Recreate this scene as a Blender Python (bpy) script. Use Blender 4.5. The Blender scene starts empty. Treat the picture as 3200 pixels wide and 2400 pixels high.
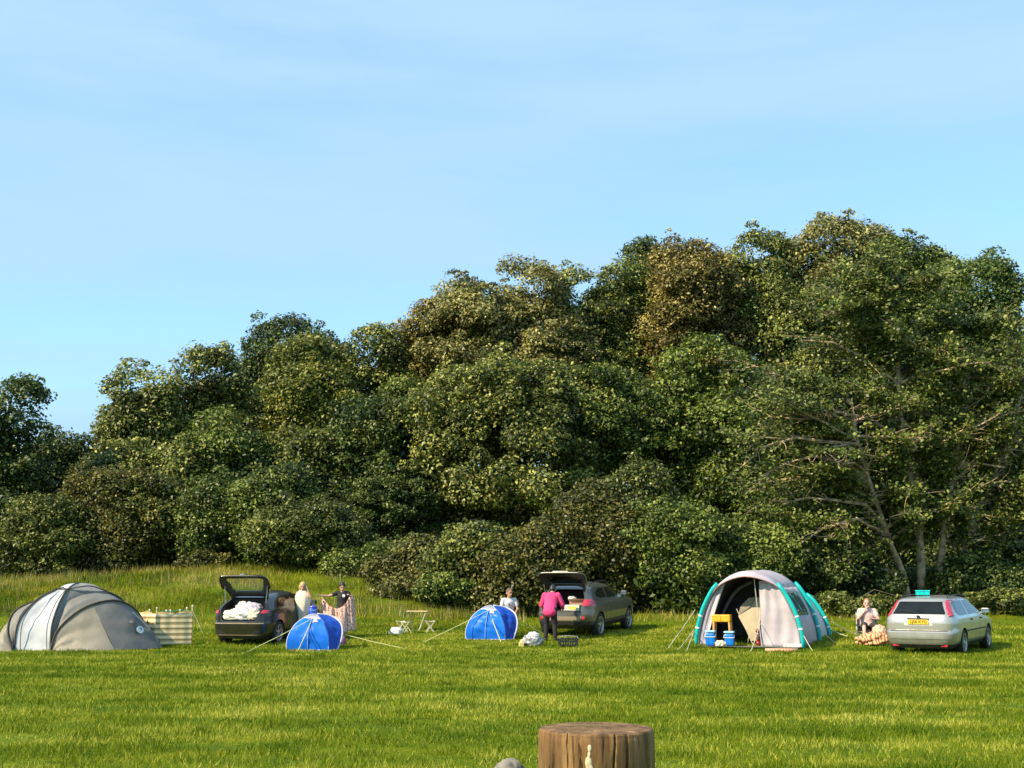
import bpy, bmesh, math, random
import numpy as np
from mathutils import Vector, Matrix, Euler
R = math.radians
PI = math.pi
S = bpy.context.scene
COL = S.collection
# ------------------------------------------------------------------ camera
F = 3940.0; CAMH = 1.72; PITCH = math.atan(630 / F)
cd = bpy.data.cameras.new('camera'); cam = bpy.data.objects.new('camera', cd); COL.objects.link(cam)
cam.location = (0, 0, CAMH); cam.rotation_euler = (PI / 2 + PITCH, 0, 0)
cd.sensor_width = 36; cd.lens = 36 * F / 3200; cd.clip_end = 3000; cd.clip_start = 0.1
S.camera = cam
_cp, _sp = math.cos(PITCH), math.sin(PITCH)
def at(px, py, Y):
    """world point at distance Y seen at pixel px,py of the 3200x2400 frame"""
    a = (px - 1600) / F; b = (1200 - py) / F
    dy = _cp - b * _sp; dz = _sp + b * _cp
    k = Y / dy
    return Vector((a * k, Y, CAMH + dz * k))
# ------------------------------------------------------------------ noise
_rs = np.random.RandomState(7)
_tab = _rs.rand(256, 256)
def vnoise(x, y):
    x = np.asarray(x, float); y = np.asarray(y, float)
    xi = np.floor(x).astype(int); yi = np.floor(y).astype(int); fx = x - xi; fy = y - yi
    fx = fx * fx * (3 - 2 * fx); fy = fy * fy * (3 - 2 * fy)
    g = lambda a, b: _tab[a % 256, b % 256]
    return (g(xi, yi) * (1 - fx) + g(xi + 1, yi) * fx) * (1 - fy) + (g(xi, yi + 1) * (1 - fx) + g(xi + 1, yi + 1) * fx) * fy
def fbm(x, y, o=3):
    s = 0; a = .5; t = 0
    for k in range(o):
        s = s + a * vnoise(x * 2 ** k + 17.3 * k, y * 2 ** k + 5.1 * k); t += a; a *= .5
    return s / t
def sstep(a, b, v):
    t = np.clip((np.asarray(v, float) - a) / (b - a), 0, 1); return t * t * (3 - 2 * t)
BX = [-60, -24, -21, -15, -12, -9, -6.5, -4.6, -3, -.8, 6, 12, 20, 60]
BH = [1.2, 1.35, 1.5, 1.95, 2.1, 2.1, 2.05, 1.85, 1.35, .5, .35, .5, .7, .9]
def gz(x, y):
    x = np.asarray(x, float); y = np.asarray(y, float)
    z = .055 * np.clip(y - 34.3, 0, 9) * sstep(34, 36, y) + .02 * np.clip(y - 52, 0, 60)
    z = z + np.interp(x, BX, BH) * sstep(40.5, 53, y) * .92
    z = z + (fbm(x * .45, y * .45) - .5) * .07 * sstep(6, 12, y) * (1 - sstep(31, 34, y))
    z = z + (fbm(x * .8 + 9, y * .8, 3) - .5) * .28 * sstep(41, 45, y)
    z = z + 6.5 * sstep(67, 86, y) * sstep(-75, -50, x) - .35 * sstep(100, 180, y)
    return z
def gzf(x, y): return float(gz(x, y))
# ------------------------------------------------------------------ materials
def nt(name):
    m = bpy.data.materials.new(name); m.use_nodes = True
    t = m.node_tree; t.nodes.clear(); o = t.nodes.new('ShaderNodeOutputMaterial')
    return m, t, o
def N(t, typ, **kw):
    n = t.nodes.new(typ)
    for k, v in kw.items(): setattr(n, k, v)
    return n
def ramp(t, stops):
    r = N(t, 'ShaderNodeValToRGB'); e = r.color_ramp.elements
    while len(e) < len(stops): e.new(.5)
    for i, (p, c) in enumerate(stops): e[i].position = p; e[i].color = (c[0], c[1], c[2], 1)
    return r
_mc = {}
def mat(name, col, rough=.6, metal=0, coat=0, spec=.5, var=.12, scale=6, bump=0, bscale=40, trans=0, alpha=1, mud=None, emis=None):
    if name in _mc: return _mc[name]
    m, t, o = nt(name); L = t.links.new
    b = N(t, 'ShaderNodeBsdfPrincipled')
    b.inputs['Roughness'].default_value = rough; b.inputs['Metallic'].default_value = metal
    b.inputs['Coat Weight'].default_value = coat; b.inputs['Specular IOR Level'].default_value = spec
    b.inputs['Coat Roughness'].default_value = .08
    tc = N(t, 'ShaderNodeTexCoord'); no = N(t, 'ShaderNodeTexNoise'); no.inputs['Scale'].default_value = scale; no.inputs['Detail'].default_value = 4
    L(tc.outputs['Object'], no.inputs['Vector'])
    c0 = [max(0, c * (1 - var * 1.6)) for c in col]; c1 = [min(1, c * (1 + var * 1.6)) for c in col]
    r = ramp(t, [(.25, c0), (.75, c1)]); L(no.outputs['Fac'], r.inputs['Fac'])
    src = r.outputs['Color']
    if mud:
        sx = N(t, 'ShaderNodeSeparateXYZ'); L(tc.outputs['Object'], sx.inputs[0])
        mr = N(t, 'ShaderNodeMapRange'); mr.inputs[1].default_value = .75; mr.inputs[2].default_value = .15; L(sx.outputs['Z'], mr.inputs[0])
        mm = N(t, 'ShaderNodeMath', operation='MULTIPLY'); L(mr.outputs[0], mm.inputs[0])
        n2 = N(t, 'ShaderNodeTexNoise'); n2.inputs['Scale'].default_value = 9; L(tc.outputs['Object'], n2.inputs['Vector']); L(n2.outputs['Fac'], mm.inputs[1])
        mx = N(t, 'ShaderNodeMix', data_type='RGBA'); L(mm.outputs[0], mx.inputs[0]); L(src, mx.inputs[6]); mx.inputs[7].default_value = (*mud, 1)
        src = mx.outputs[2]
    L(src, b.inputs['Base Color'])
    if bump:
        n3 = N(t, 'ShaderNodeTexNoise'); n3.inputs['Scale'].default_value = bscale; n3.inputs['Detail'].default_value = 3; L(tc.outputs['Object'], n3.inputs['Vector'])
        bp = N(t, 'ShaderNodeBump'); bp.inputs['Strength'].default_value = bump; bp.inputs['Distance'].default_value = .02
        L(n3.outputs['Fac'], bp.inputs['Height']); L(bp.outputs[0], b.inputs['Normal'])
    out = b.outputs[0]
    if trans:
        tr = N(t, 'ShaderNodeBsdfTranslucent'); L(src, tr.inputs[0]); ms = N(t, 'ShaderNodeMixShader'); ms.inputs[0].default_value = trans
        L(out, ms.inputs[1]); L(tr.outputs[0], ms.inputs[2]); out = ms.outputs[0]
    if alpha < 1:
        tp = N(t, 'ShaderNodeBsdfTransparent'); ms = N(t, 'ShaderNodeMixShader'); ms.inputs[0].default_value = alpha
        L(tp.outputs[0], ms.inputs[1]); L(out, ms.inputs[2]); out = ms.outputs[0]
    L(out, o.inputs[0]); _mc[name] = m
    return m
def leaf_mat(name, dark, mid, light, rough=.45, trans=.25, spec=.4):
    """leaf colour: 'tint' = per leaf and per bough variation, with highlights and inner shade of crowns painted in"""
    m, t, o = nt(name); L = t.links.new
    a = N(t, 'ShaderNodeAttribute', attribute_name='tint')
    r = ramp(t, [(0.0, dark), (.5, mid), (1.0, light)]); L(a.outputs['Fac'], r.inputs['Fac'])
    b = N(t, 'ShaderNodeBsdfPrincipled'); b.inputs['Roughness'].default_value = rough; b.inputs['Specular IOR Level'].default_value = spec
    L(r.outputs[0], b.inputs['Base Color'])
    if trans:
        tr = N(t, 'ShaderNodeBsdfTranslucent'); L(r.outputs[0], tr.inputs[0])
        ms = N(t, 'ShaderNodeMixShader'); ms.inputs[0].default_value = trans
        L(b.outputs[0], ms.inputs[1]); L(tr.outputs[0], ms.inputs[2]); L(ms.outputs[0], o.inputs[0])
    else: L(b.outputs[0], o.inputs[0])
    return m
# ------------------------------------------------------------------ tagging
def tag(o, label=None, cat=None, group=None, kind=None):
    if label: o['label'] = label
    if cat: o['category'] = cat
    if group: o['group'] = group
    if kind: o['kind'] = kind
    return o
def thing(name, label, cat, loc=(0, 0, 0), rz=0, group=None):
    o = bpy.data.objects.new(name, None); COL.objects.link(o); o.location = loc; o.rotation_euler = (0, 0, rz)
    o.empty_display_size = .1
    return tag(o, label, cat, group)
def link(name, me, m, parent=None, smooth=False):
    o = bpy.data.objects.new(name, me); COL.objects.link(o)
    if m is not None: me.materials.append(m)
    if smooth and len(me.polygons): me.polygons.foreach_set('use_smooth', [True] * len(me.polygons))
    if parent: o.parent = parent
    return o
# ------------------------------------------------------------------ mesh builder
class MB:
    def __init__(s): s.v = []; s.f = []
    def add(s, vs, fs, M=None):
        o = len(s.v)
        for v in vs: s.v.append(tuple(M @ Vector(v)) if M else tuple(v))
        for f in fs: s.f.append([i + o for i in f])
        return s
    def box(s, c, d, rz=0, M=None, ch=0.0):
        x, y, z = [q / 2 for q in d]
        if ch:
            b = bmesh.new(); bmesh.ops.create_cube(b, size=1)
            for v in b.verts: v.co = Vector((v.co.x * d[0], v.co.y * d[1], v.co.z * d[2]))
            bmesh.ops.bevel(b, geom=b.edges[:], offset=ch, segments=2, affect='EDGES', profile=.6)
            b.verts.index_update(); vs = [v.co[:] for v in b.verts]; fs = [[v.index for v in f.verts] for f in b.faces]; b.free()
        else:
            vs = [(-x, -y, -z), (x, -y, -z), (x, y, -z), (-x, y, -z), (-x, -y, z), (x, -y, z), (x, y, z), (-x, y, z)]
            fs = [(0, 3, 2, 1), (4, 5, 6, 7), (0, 1, 5, 4), (1, 2, 6, 5), (2, 3, 7, 6), (3, 0, 4, 7)]
        T = Matrix.Translation(c) @ Matrix.Rotation(rz, 4, 'Z')
        if M: T = M @ T
        return s.add(vs, fs, T)
    def tube(s, pts, r, n=8, cap=True):
        pts = [Vector(p) for p in pts]; k = len(pts)
        rs = r if isinstance(r, (list, tuple)) else [r] * k
        rings = []; up = None
        for i, p in enumerate(pts):
            d = (pts[min(i + 1, k - 1)] - pts[max(i - 1, 0)])
            d = d.normalized() if d.length > 1e-9 else Vector((0, 0, 1))
            if up is None:
                up = d.orthogonal().normalized()
            else:
                up = up - d * up.dot(d); up = up.normalized() if up.length > 1e-6 else d.orthogonal().normalized()
            q = d.cross(up); rings.append([p + (up * math.cos(2 * PI * j / n) + q * math.sin(2 * PI * j / n)) * rs[i] for j in range(n)])
        o = len(s.v)
        for rg in rings: s.v += [tuple(v) for v in rg]
        for i in range(k - 1):
            for j in range(n):
                a = o + i * n + j; b = o + i * n + (j + 1) % n
                s.f.append([a, b, b + n, a + n])
        if cap:
            s.f.append([o + j for j in range(n)][::-1]); s.f.append([o + (k - 1) * n + j for j in range(n)])
        return s
    def lathe(s, prof, n=20, M=None, cap=True):
        vs = []; fs = []
        for r, z in prof:
            for j in range(n): vs.append((r * math.cos(2 * PI * j / n), r * math.sin(2 * PI * j / n), z))
        for i in range(len(prof) - 1):
            for j in range(n):
                a = i * n + j; b = i * n + (j + 1) % n; fs.append([a, b, b + n, a + n])
        if cap: fs.append(list(range(n))[::-1]); fs.append([(len(prof) - 1) * n + j for j in range(n)])
        return s.add(vs, fs, M)
    def grid(s, rows, M=None, flip=False):
        """rows: list of equally long lists of points"""
        n = len(rows[0]); vs = [p for r in rows for p in r]; fs = []
        for i in range(len(rows) - 1):
            for j in range(n - 1):
                a = i * n + j; q = [a, a + 1, a + 1 + n, a + n]; fs.append(q[::-1] if flip else q)
        return s.add(vs, fs, M)
    def build(s, name, m, parent=None, smooth=False, solid=0, weld=False):
        me = bpy.data.meshes.new(name); me.from_pydata(s.v, [], s.f); me.update()
        if weld:
            b = bmesh.new(); b.from_mesh(me); bmesh.ops.remove_doubles(b, verts=b.verts, dist=1e-4); bmesh.ops.recalc_face_normals(b, faces=b.faces); b.to_mesh(me); b.free()
        o = link(name, me, m, parent, smooth)
        if solid:
            md = o.modifiers.new('thickness', 'SOLIDIFY'); md.thickness = solid; md.offset = 0
        return o
def bake(o):
    """apply modifiers so that the object is plain mesh"""
    bpy.context.view_layer.update()
    dg = bpy.context.evaluated_depsgraph_get(); ev = o.evaluated_get(dg)
    me = bpy.data.meshes.new_from_object(ev, preserve_all_data_layers=True, depsgraph=dg)
    old = o.data; o.modifiers.clear(); o.data = me; me.name = old.name
    return o
def np_mesh(name, V, quads, attrs, m, parent=None, smooth=False):
    k = quads.shape[1]
    me = bpy.data.meshes.new(name); me.vertices.add(len(V)); me.vertices.foreach_set('co', V.astype(np.float32).ravel())
    me.loops.add(quads.size); me.loops.foreach_set('vertex_index', quads.astype(np.int32).ravel())
    me.polygons.add(len(quads)); me.polygons.foreach_set('loop_start', np.arange(0, quads.size, k, dtype=np.int32))
    me.update(calc_edges=True)
    for an, av in attrs.items():
        a = me.attributes.new(an, 'FLOAT', 'POINT'); a.data.foreach_set('value', av.astype(np.float32))
    return link(name, me, m, parent, smooth)
# ------------------------------------------------------------------ world, sun
SUN_AZ, SUN_EL = 238.0, 38.0          # azimuth clockwise from +Y (view direction)
w = bpy.data.worlds.new('World'); S.world = w; w.use_nodes = True
t = w.node_tree; t.nodes.clear(); L = t.links.new
wo = N(t, 'ShaderNodeOutputWorld'); bg = N(t, 'ShaderNodeBackground'); sky = N(t, 'ShaderNodeTexSky', sky_type='NISHITA')
sky.sun_disc = False; sky.sun_elevation = R(SUN_EL); sky.sun_rotation = R(SUN_AZ)
sky.air_density = 1.0; sky.dust_density = .35; sky.ozone_density = 1.3
bg.inputs[1].default_value = .14
tc = N(t, 'ShaderNodeTexCoord'); mp = N(t, 'ShaderNodeMapping'); mp.inputs['Scale'].default_value = (1.2, 1.2, 7.0); mp.inputs['Rotation'].default_value = (0, R(4), 0)
n1 = N(t, 'ShaderNodeTexNoise'); n1.inputs['Scale'].default_value = 1.5; n1.inputs['Detail'].default_value = 6; n1.inputs['Roughness'].default_value = .55
L(tc.outputs['Generated'], mp.inputs[0]); L(mp.outputs[0], n1.inputs['Vector'])
cr = ramp(t, [(.38, (.48, .48, .48)), (.62, (.94, .94, .94))]); L(n1.outputs['Fac'], cr.inputs[0])
gm = N(t, 'ShaderNodeMix', data_type='RGBA', blend_type='MULTIPLY'); gm.inputs[0].default_value = 1
SKYMUL = (.86, 1.22, 1.31)
L(sky.outputs[0], gm.inputs[6]); gm.inputs[7].default_value = (*SKYMUL, 1)
mx = N(t, 'ShaderNodeMix', data_type='RGBA'); L(cr.outputs[0], mx.inputs[0]); L(gm.outputs[2], mx.inputs[6]); mx.inputs[7].default_value = (2.36, 3.68, 4.95, 1)
L(mx.outputs[2], bg.inputs[0]); L(bg.outputs[0], wo.inputs[0])
sd = bpy.data.lights.new('sun', 'SUN'); so = bpy.data.objects.new('sun', sd); COL.objects.link(so)
sd.energy = 5.0; sd.angle = R(.5); sd.color = (1, .84, .58)
sdir = Vector((math.sin(R(SUN_AZ)) * math.cos(R(SUN_EL)), math.cos(R(SUN_AZ)) * math.cos(R(SUN_EL)), math.sin(R(SUN_EL))))
so.rotation_euler = sdir.to_track_quat('Z', 'Y').to_euler(); so.location = (-20, -10, 30)
S.view_settings.view_transform = 'Standard'; S.view_settings.look = 'None'; S.view_settings.exposure = .6; S.view_settings.gamma = 1
S.cycles.max_bounces = 6; S.cycles.transparent_max_bounces = 12
# ------------------------------------------------------------------ ground
def make_ground():
    xs = np.concatenate([[-900, -400, -200, -120, -80, -60], np.arange(-45, 45.01, .3), [60, 80, 120, 200, 400, 900]])
    ys = np.concatenate([[-600, -200, -60, -20, -8, 0, 4, 8], np.arange(10, 34, .3), np.arange(34, 62, .25), np.arange(62, 100, 1), [120, 150, 200, 300, 500, 900, 1800]])
    X, Y = np.meshgrid(xs, ys); Z = gz(X, Y)
    V = np.stack([X, Y, Z], -1).reshape(-1, 3); nx = len(xs); i, j = np.meshgrid(np.arange(nx - 1), np.arange(len(ys) - 1)); a = (j * nx + i).ravel()
    q = np.stack([a, a + 1, a + 1 + nx, a + nx], 1)
    m, t, o = nt('field grass ground'); L = t.links.new
    tc = N(t, 'ShaderNodeTexCoord'); b = N(t, 'ShaderNodeBsdfPrincipled'); b.inputs['Roughness'].default_value = .9; b.inputs['Specular IOR Level'].default_value = .1
    mp = N(t, 'ShaderNodeMapping'); mp.inputs['Scale'].default_value = (.35, .9, 1); L(tc.outputs['Object'], mp.inputs[0])
    n1 = N(t, 'ShaderNodeTexNoise'); n1.inputs['Scale'].default_value = 1; n1.inputs['Detail'].default_value = 6; L(mp.outputs[0], n1.inputs['Vector'])
    r1 = ramp(t, [(.3, (.055, .11, .003)), (.5, (.13, .175, .004)), (.72, (.20, .21, .006))]); L(n1.outputs['Fac'], r1.inputs[0])
    n2 = N(t, 'ShaderNodeTexNoise'); n2.inputs['Scale'].default_value = 14; n2.inputs['Detail'].default_value = 5; L(tc.outputs['Object'], n2.inputs['Vector'])
    r2 = ramp(t, [(.35, (.4, .45, .4)), (.65, (1.25, 1.2, 1.1))]); L(n2.outputs['Fac'], r2.inputs[0])
    mm = N(t, 'ShaderNodeMix', data_type='RGBA', blend_type='MULTIPLY'); mm.inputs[0].default_value = .8; L(r1.outputs[0], mm.inputs[6]); L(r2.outputs[0], mm.inputs[7])
    L(mm.outputs[2], b.inputs['Base Color'])
    bp = N(t, 'ShaderNodeBump'); bp.inputs['Strength'].default_value = .8; bp.inputs['Distance'].default_value = .05; L(n2.outputs['Fac'], bp.inputs['Height']); L(bp.outputs[0], b.inputs['Normal'])
    L(b.outputs[0], o.inputs[0])
    g = np_mesh('ground', V, q, {}, m, smooth=True); tag(g, 'green mown camping field rising to a rough bank', 'field', kind='structure')
make_ground()
def blades(name, x, y, h, wd, tint, m, lean=.35, seed=1, label='', cat='grass', tri=True):
    rs = np.random.RandomState(seed); n = len(x); z = gz(x, y) - .005
    a = rs.rand(n) * 2 * PI; ux, uy = np.cos(a), np.sin(a)
    la = rs.rand(n) * 2 * PI; ll = rs.rand(n) * lean * h
    tip = np.stack([x + np.cos(la) * ll, y + np.sin(la) * ll, z + h], 1)
    b0 = np.stack([x - ux * wd / 2, y - uy * wd / 2, z], 1); b1 = np.stack([x + ux * wd / 2, y + uy * wd / 2, z], 1)
    V = np.stack([b0, b1, tip], 1).reshape(-1, 3); f = np.arange(3 * n).reshape(n, 3)
    o = np_mesh(name, V, f, {'tint': np.repeat(tint, 3)}, m)
    return tag(o, label, cat, kind='stuff')
def make_grass():
    rs = np.random.RandomState(3)
    n = 740000
    u = rs.rand(n); yy = 10.5 + 31.5 * u ** .95
    hw = yy * .44 + 2.6; xx = (rs.rand(n) * 2 - 1) * hw
    cl = fbm(xx * 2.6, yy * 2.6, 3); keep = rs.rand(n) < .25 + 1.1 * sstep(.3, .65, cl)
    xx, yy, cl = xx[keep], yy[keep], cl[keep]; n = len(xx)
    big = fbm(xx * .3 + 40, yy * .85 + 3, 4); big = np.clip((big - .5) * 2.4 + .5, 0, 1)
    med = np.clip((fbm(xx * 1.1 + 7, yy * 1.6 + 2, 3) - .5) * 2.2, -.5, .5)
    tint = np.clip(.20 + .38 * big + .30 * med + rs.randn(n) * .17 + .38 * (rs.rand(n) < .10), 0, 1)
    h = (.03 + .055 * rs.rand(n)) * (.45 + 1.1 * cl); wd = .0095 * (yy / 12) ** .8 * (.7 + .6 * rs.rand(n))
    dry = fbm(xx * .55 + 3, yy * 1.1 + 31, 4) > .60; tint = np.clip(tint + np.where(dry & (rs.rand(n) < .5), .35, 0), 0, 1); h = h * np.where(dry, .8, 1)
    k = 420; ty = 11 + 30 * rs.rand(k); tx = (rs.rand(k) * 2 - 1) * ty * .43; cnt = 55
    sp_ = .05 + .12 * rs.rand(k); ax = (np.repeat(tx, cnt) + rs.randn(k * cnt) * np.repeat(sp_, cnt) * 1.6); ay = np.repeat(ty, cnt) + rs.randn(k * cnt) * np.repeat(sp_, cnt)
    xx = np.concatenate([xx, ax]); yy = np.concatenate([yy, ay]); h = np.concatenate([h, .06 + .09 * rs.rand(k * cnt)]); wd = np.concatenate([wd, .010 * (ay / 12) ** .7]); tint = np.concatenate([tint, np.clip(np.repeat(.08 + .3 * rs.rand(k) ** 2, cnt) + rs.randn(k * cnt) * .1, 0, 1)])
    gm = leaf_mat('meadow grass blades', (.048, .11, .002), (.205, .26, .004), (.62, .58, .10), rough=.6, trans=.35, spec=.2)
    blades('field_grass', xx, yy, h, wd, tint, gm, lean=1.1, seed=5, label='short mown grass covering the open camping field')
    # rough long grass of the bank
    n = 110000
    yy = 40.8 + 14 * rs.rand(n) ** .9; xx = -26 + 50 * rs.rand(n)
    left = sstep(3, -3, xx) if False else 1 - sstep(-3.5, .5, xx)
    keep = rs.rand(n) < (.25 + .75 * left) * (.3 + sstep(.35, .6, fbm(xx * .9, yy * .9))); xx, yy = xx[keep], yy[keep]; n = len(xx)
    big = fbm(xx * .5 + 11, yy * .5, 3)
    h = (.06 + .15 * rs.rand(n)) * (.5 + sstep(41, 44, yy)); tint = np.clip((big - .5) * 2.2 + .45 + rs.randn(n) * .15, 0, 1)
    bm_ = leaf_mat('rough bank grass', (.08, .12, .006), (.22, .22, .012), (.44, .37, .09), rough=.7, trans=.3, spec=.15)
    blades('bank_grass', xx, yy, h, .02 + .015 * rs.rand(n), tint, bm_, lean=.8, seed=8, label='long rough green grass on the bank behind the tents')
    n = 9000
    yy = 43 + 11 * rs.rand(n); xx = -26 + 26.5 * rs.rand(n)
    big = fbm(xx * .35 + 5, yy * .6 + 9, 3); keep = big + rs.rand(n) * .2 > .58; xx, yy = xx[keep], yy[keep]; n = len(xx)
    sm = leaf_mat('dry grass stalks', (.16, .15, .04), (.30, .26, .09), (.48, .42, .2), rough=.8, trans=.2, spec=.1)
    blades('dry_stalks', xx, yy, .18 + .34 * rs.rand(n), .016 + .012 * rs.rand(n), rs.rand(n), sm, lean=.35, seed=9, label='pale dry seeding grass stalks standing on the bank', cat='dry grass')
make_grass()
# ------------------------------------------------------------------ trees
LM = {
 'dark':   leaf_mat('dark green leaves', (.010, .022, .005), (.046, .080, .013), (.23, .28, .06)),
 'green':  leaf_mat('green leaves', (.014, .030, .004), (.074, .115, .014), (.34, .39, .075)),
 'pale':   leaf_mat('pale sycamore leaves', (.018, .032, .005), (.110, .136, .020), (.54, .54, .14)),
 'yellow': leaf_mat('yellow green leaves', (.03, .044, .005), (.12, .14, .015), (.38, .38, .08)),
 'autumn': leaf_mat('russet turning leaves', (.028, .03, .007), (.15, .125, .022), (.56, .46, .14)),
 'tan':    leaf_mat('tan seeding leaves', (.028, .036, .008), (.15, .145, .032), (.54, .50, .18)),
 'olive':  leaf_mat('olive shrub leaves', (.016, .026, .005), (.082, .106, .015), (.32, .34, .07)),
 'brown':  leaf_mat('brownish hawthorn leaves', (.018, .026, .005), (.092, .095, .014), (.30, .27, .06)),
 'bright': leaf_mat('bright leaves', (.022, .05, .007), (.080, .13, .02), (.28, .33, .09)),
}
BARK = mat('grey brown bark', (.13, .10, .07), .9, var=.45, scale=5, bump=.6, bscale=12)
PALEBARK = mat('pale bark', (.42, .31, .19), .85, var=.5, scale=3.5, bump=.6, bscale=9)  # own pale bark colour of the many stemmed tree
def leaf_arrays(C, Nn, size, rs, asp=.62):
    n = len(C); Nn = Nn / (np.linalg.norm(Nn, axis=1, keepdims=True) + 1e-9)
    r = rs.randn(n, 3); r[:, 2] -= .5                    # tips hang a little
    T = r - Nn * (r * Nn).sum(1, keepdims=True); T /= np.linalg.norm(T, axis=1, keepdims=True) + 1e-9
    B = np.cross(Nn, T); s = size[:, None]
    v0 = C - T * s * .5; v2 = C + T * s * .55; f = Nn * s * .13
    v1 = C - B * s * asp * .5 + f - T * s * .05; v3 = C + B * s * asp * .5 + f - T * s * .05
    return np.stack([v0, v1, v2, v3], 1).reshape(-1, 3)
def blob_leaves(cc, rc, outw, n, size, rs, flat=.74, shell=(.45, 1.15)):
    """leaves on the outer side of one bough clump"""
    d = rs.randn(n * 2, 3); d /= np.linalg.norm(d, axis=1, keepdims=True)
    d = d[(d @ outw > -.25)][:n]; n = len(d)
    rad = shell[0] + (shell[1] - shell[0]) * rs.rand(n) ** .6
    spike = rs.rand(n) < .10; rad = np.where(spike, rad + .35 * rs.rand(n), rad)
    wob = 1 + .30 * np.sin(d[:, 0] * 5 + cc[0] * 3) * np.sin(d[:, 2] * 6 + cc[2] * 2) * np.cos(d[:, 1] * 4)
    P = cc + d * (rc * rad * wob)[:, None] * np.array([1.12, 1.05, flat])
    Nn = d * .45 + np.array([-.12, -.2, .6]) + rs.randn(n, 3) * .5
    return P, Nn, size * (.6 + .8 * rs.rand(n))
def envelope(cx, cy, top, bot, rx, ry, rs, nb, rcl):
    """bough clumps sitting on several overlapping lobes that fill a crown from bot to top"""
    H = top - bot; lobes = []
    nl = 7 if H > 4 else 5
    for i in range(nl):
        if i == 0: f, w_, ox = .80, .60, rs.uniform(-.12, .12)
        else:
            f = rs.uniform(.16, .72); ox = rs.uniform(-1, 1) * (.62 - .35 * max(0, f - .4)); w_ = rs.uniform(.40, .62)
        rzl = min(w_ * rx * rs.uniform(.9, 1.4), H * (1 - f) if i else H * .30, H * .38)
        rzl = max(rzl, .16 * H)
        zc = top - rzl if i == 0 else min(bot + f * H, top - rzl * 1.08)
        lobes.append((np.array([cx + ox * rx, cy + rs.uniform(-.45, .35) * ry, max(zc, bot + rzl * .8)]), np.array([w_ * rx, w_ * ry * 1.1, rzl])))
    lobes.append((np.array([cx, cy, bot + .42 * H]), np.array([.72 * rx, .7 * ry, .42 * H])))
    ar = np.array([l[1][0] * (l[1][0] + l[1][2]) for l in lobes]); ar /= ar.sum()
    out = []
    for _ in range(nb):
        c, rr = lobes[rs.choice(len(lobes), p=ar)]
        while True:
            d = rs.randn(3); d /= np.linalg.norm(d)
            if d[2] > -.8 and d[1] < .5: break
        rc = rs.uniform(*rcl) if rs.rand() < .75 else rs.uniform(rcl[0] * .5, rcl[0])
        k = rs.uniform(.84, 1.06)
        rad = np.maximum(rr - rc * np.array([.7, .6, .6]), .25)
        p = c + d * k * rad
        p[2] = max(p[2], bot + rc * .3)
        out.append((p, rc, d))
        if rs.rand() < .35 and d[2] > -.1:      # sprig standing proud of the outline
            q = p + (d + np.array([0, 0, .5])) * rc * rs.uniform(.75, 1.0)
            if q[2] + .2 < top + .35: out.append((q, rc * rs.uniform(.25, .4), d))
    return out
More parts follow.
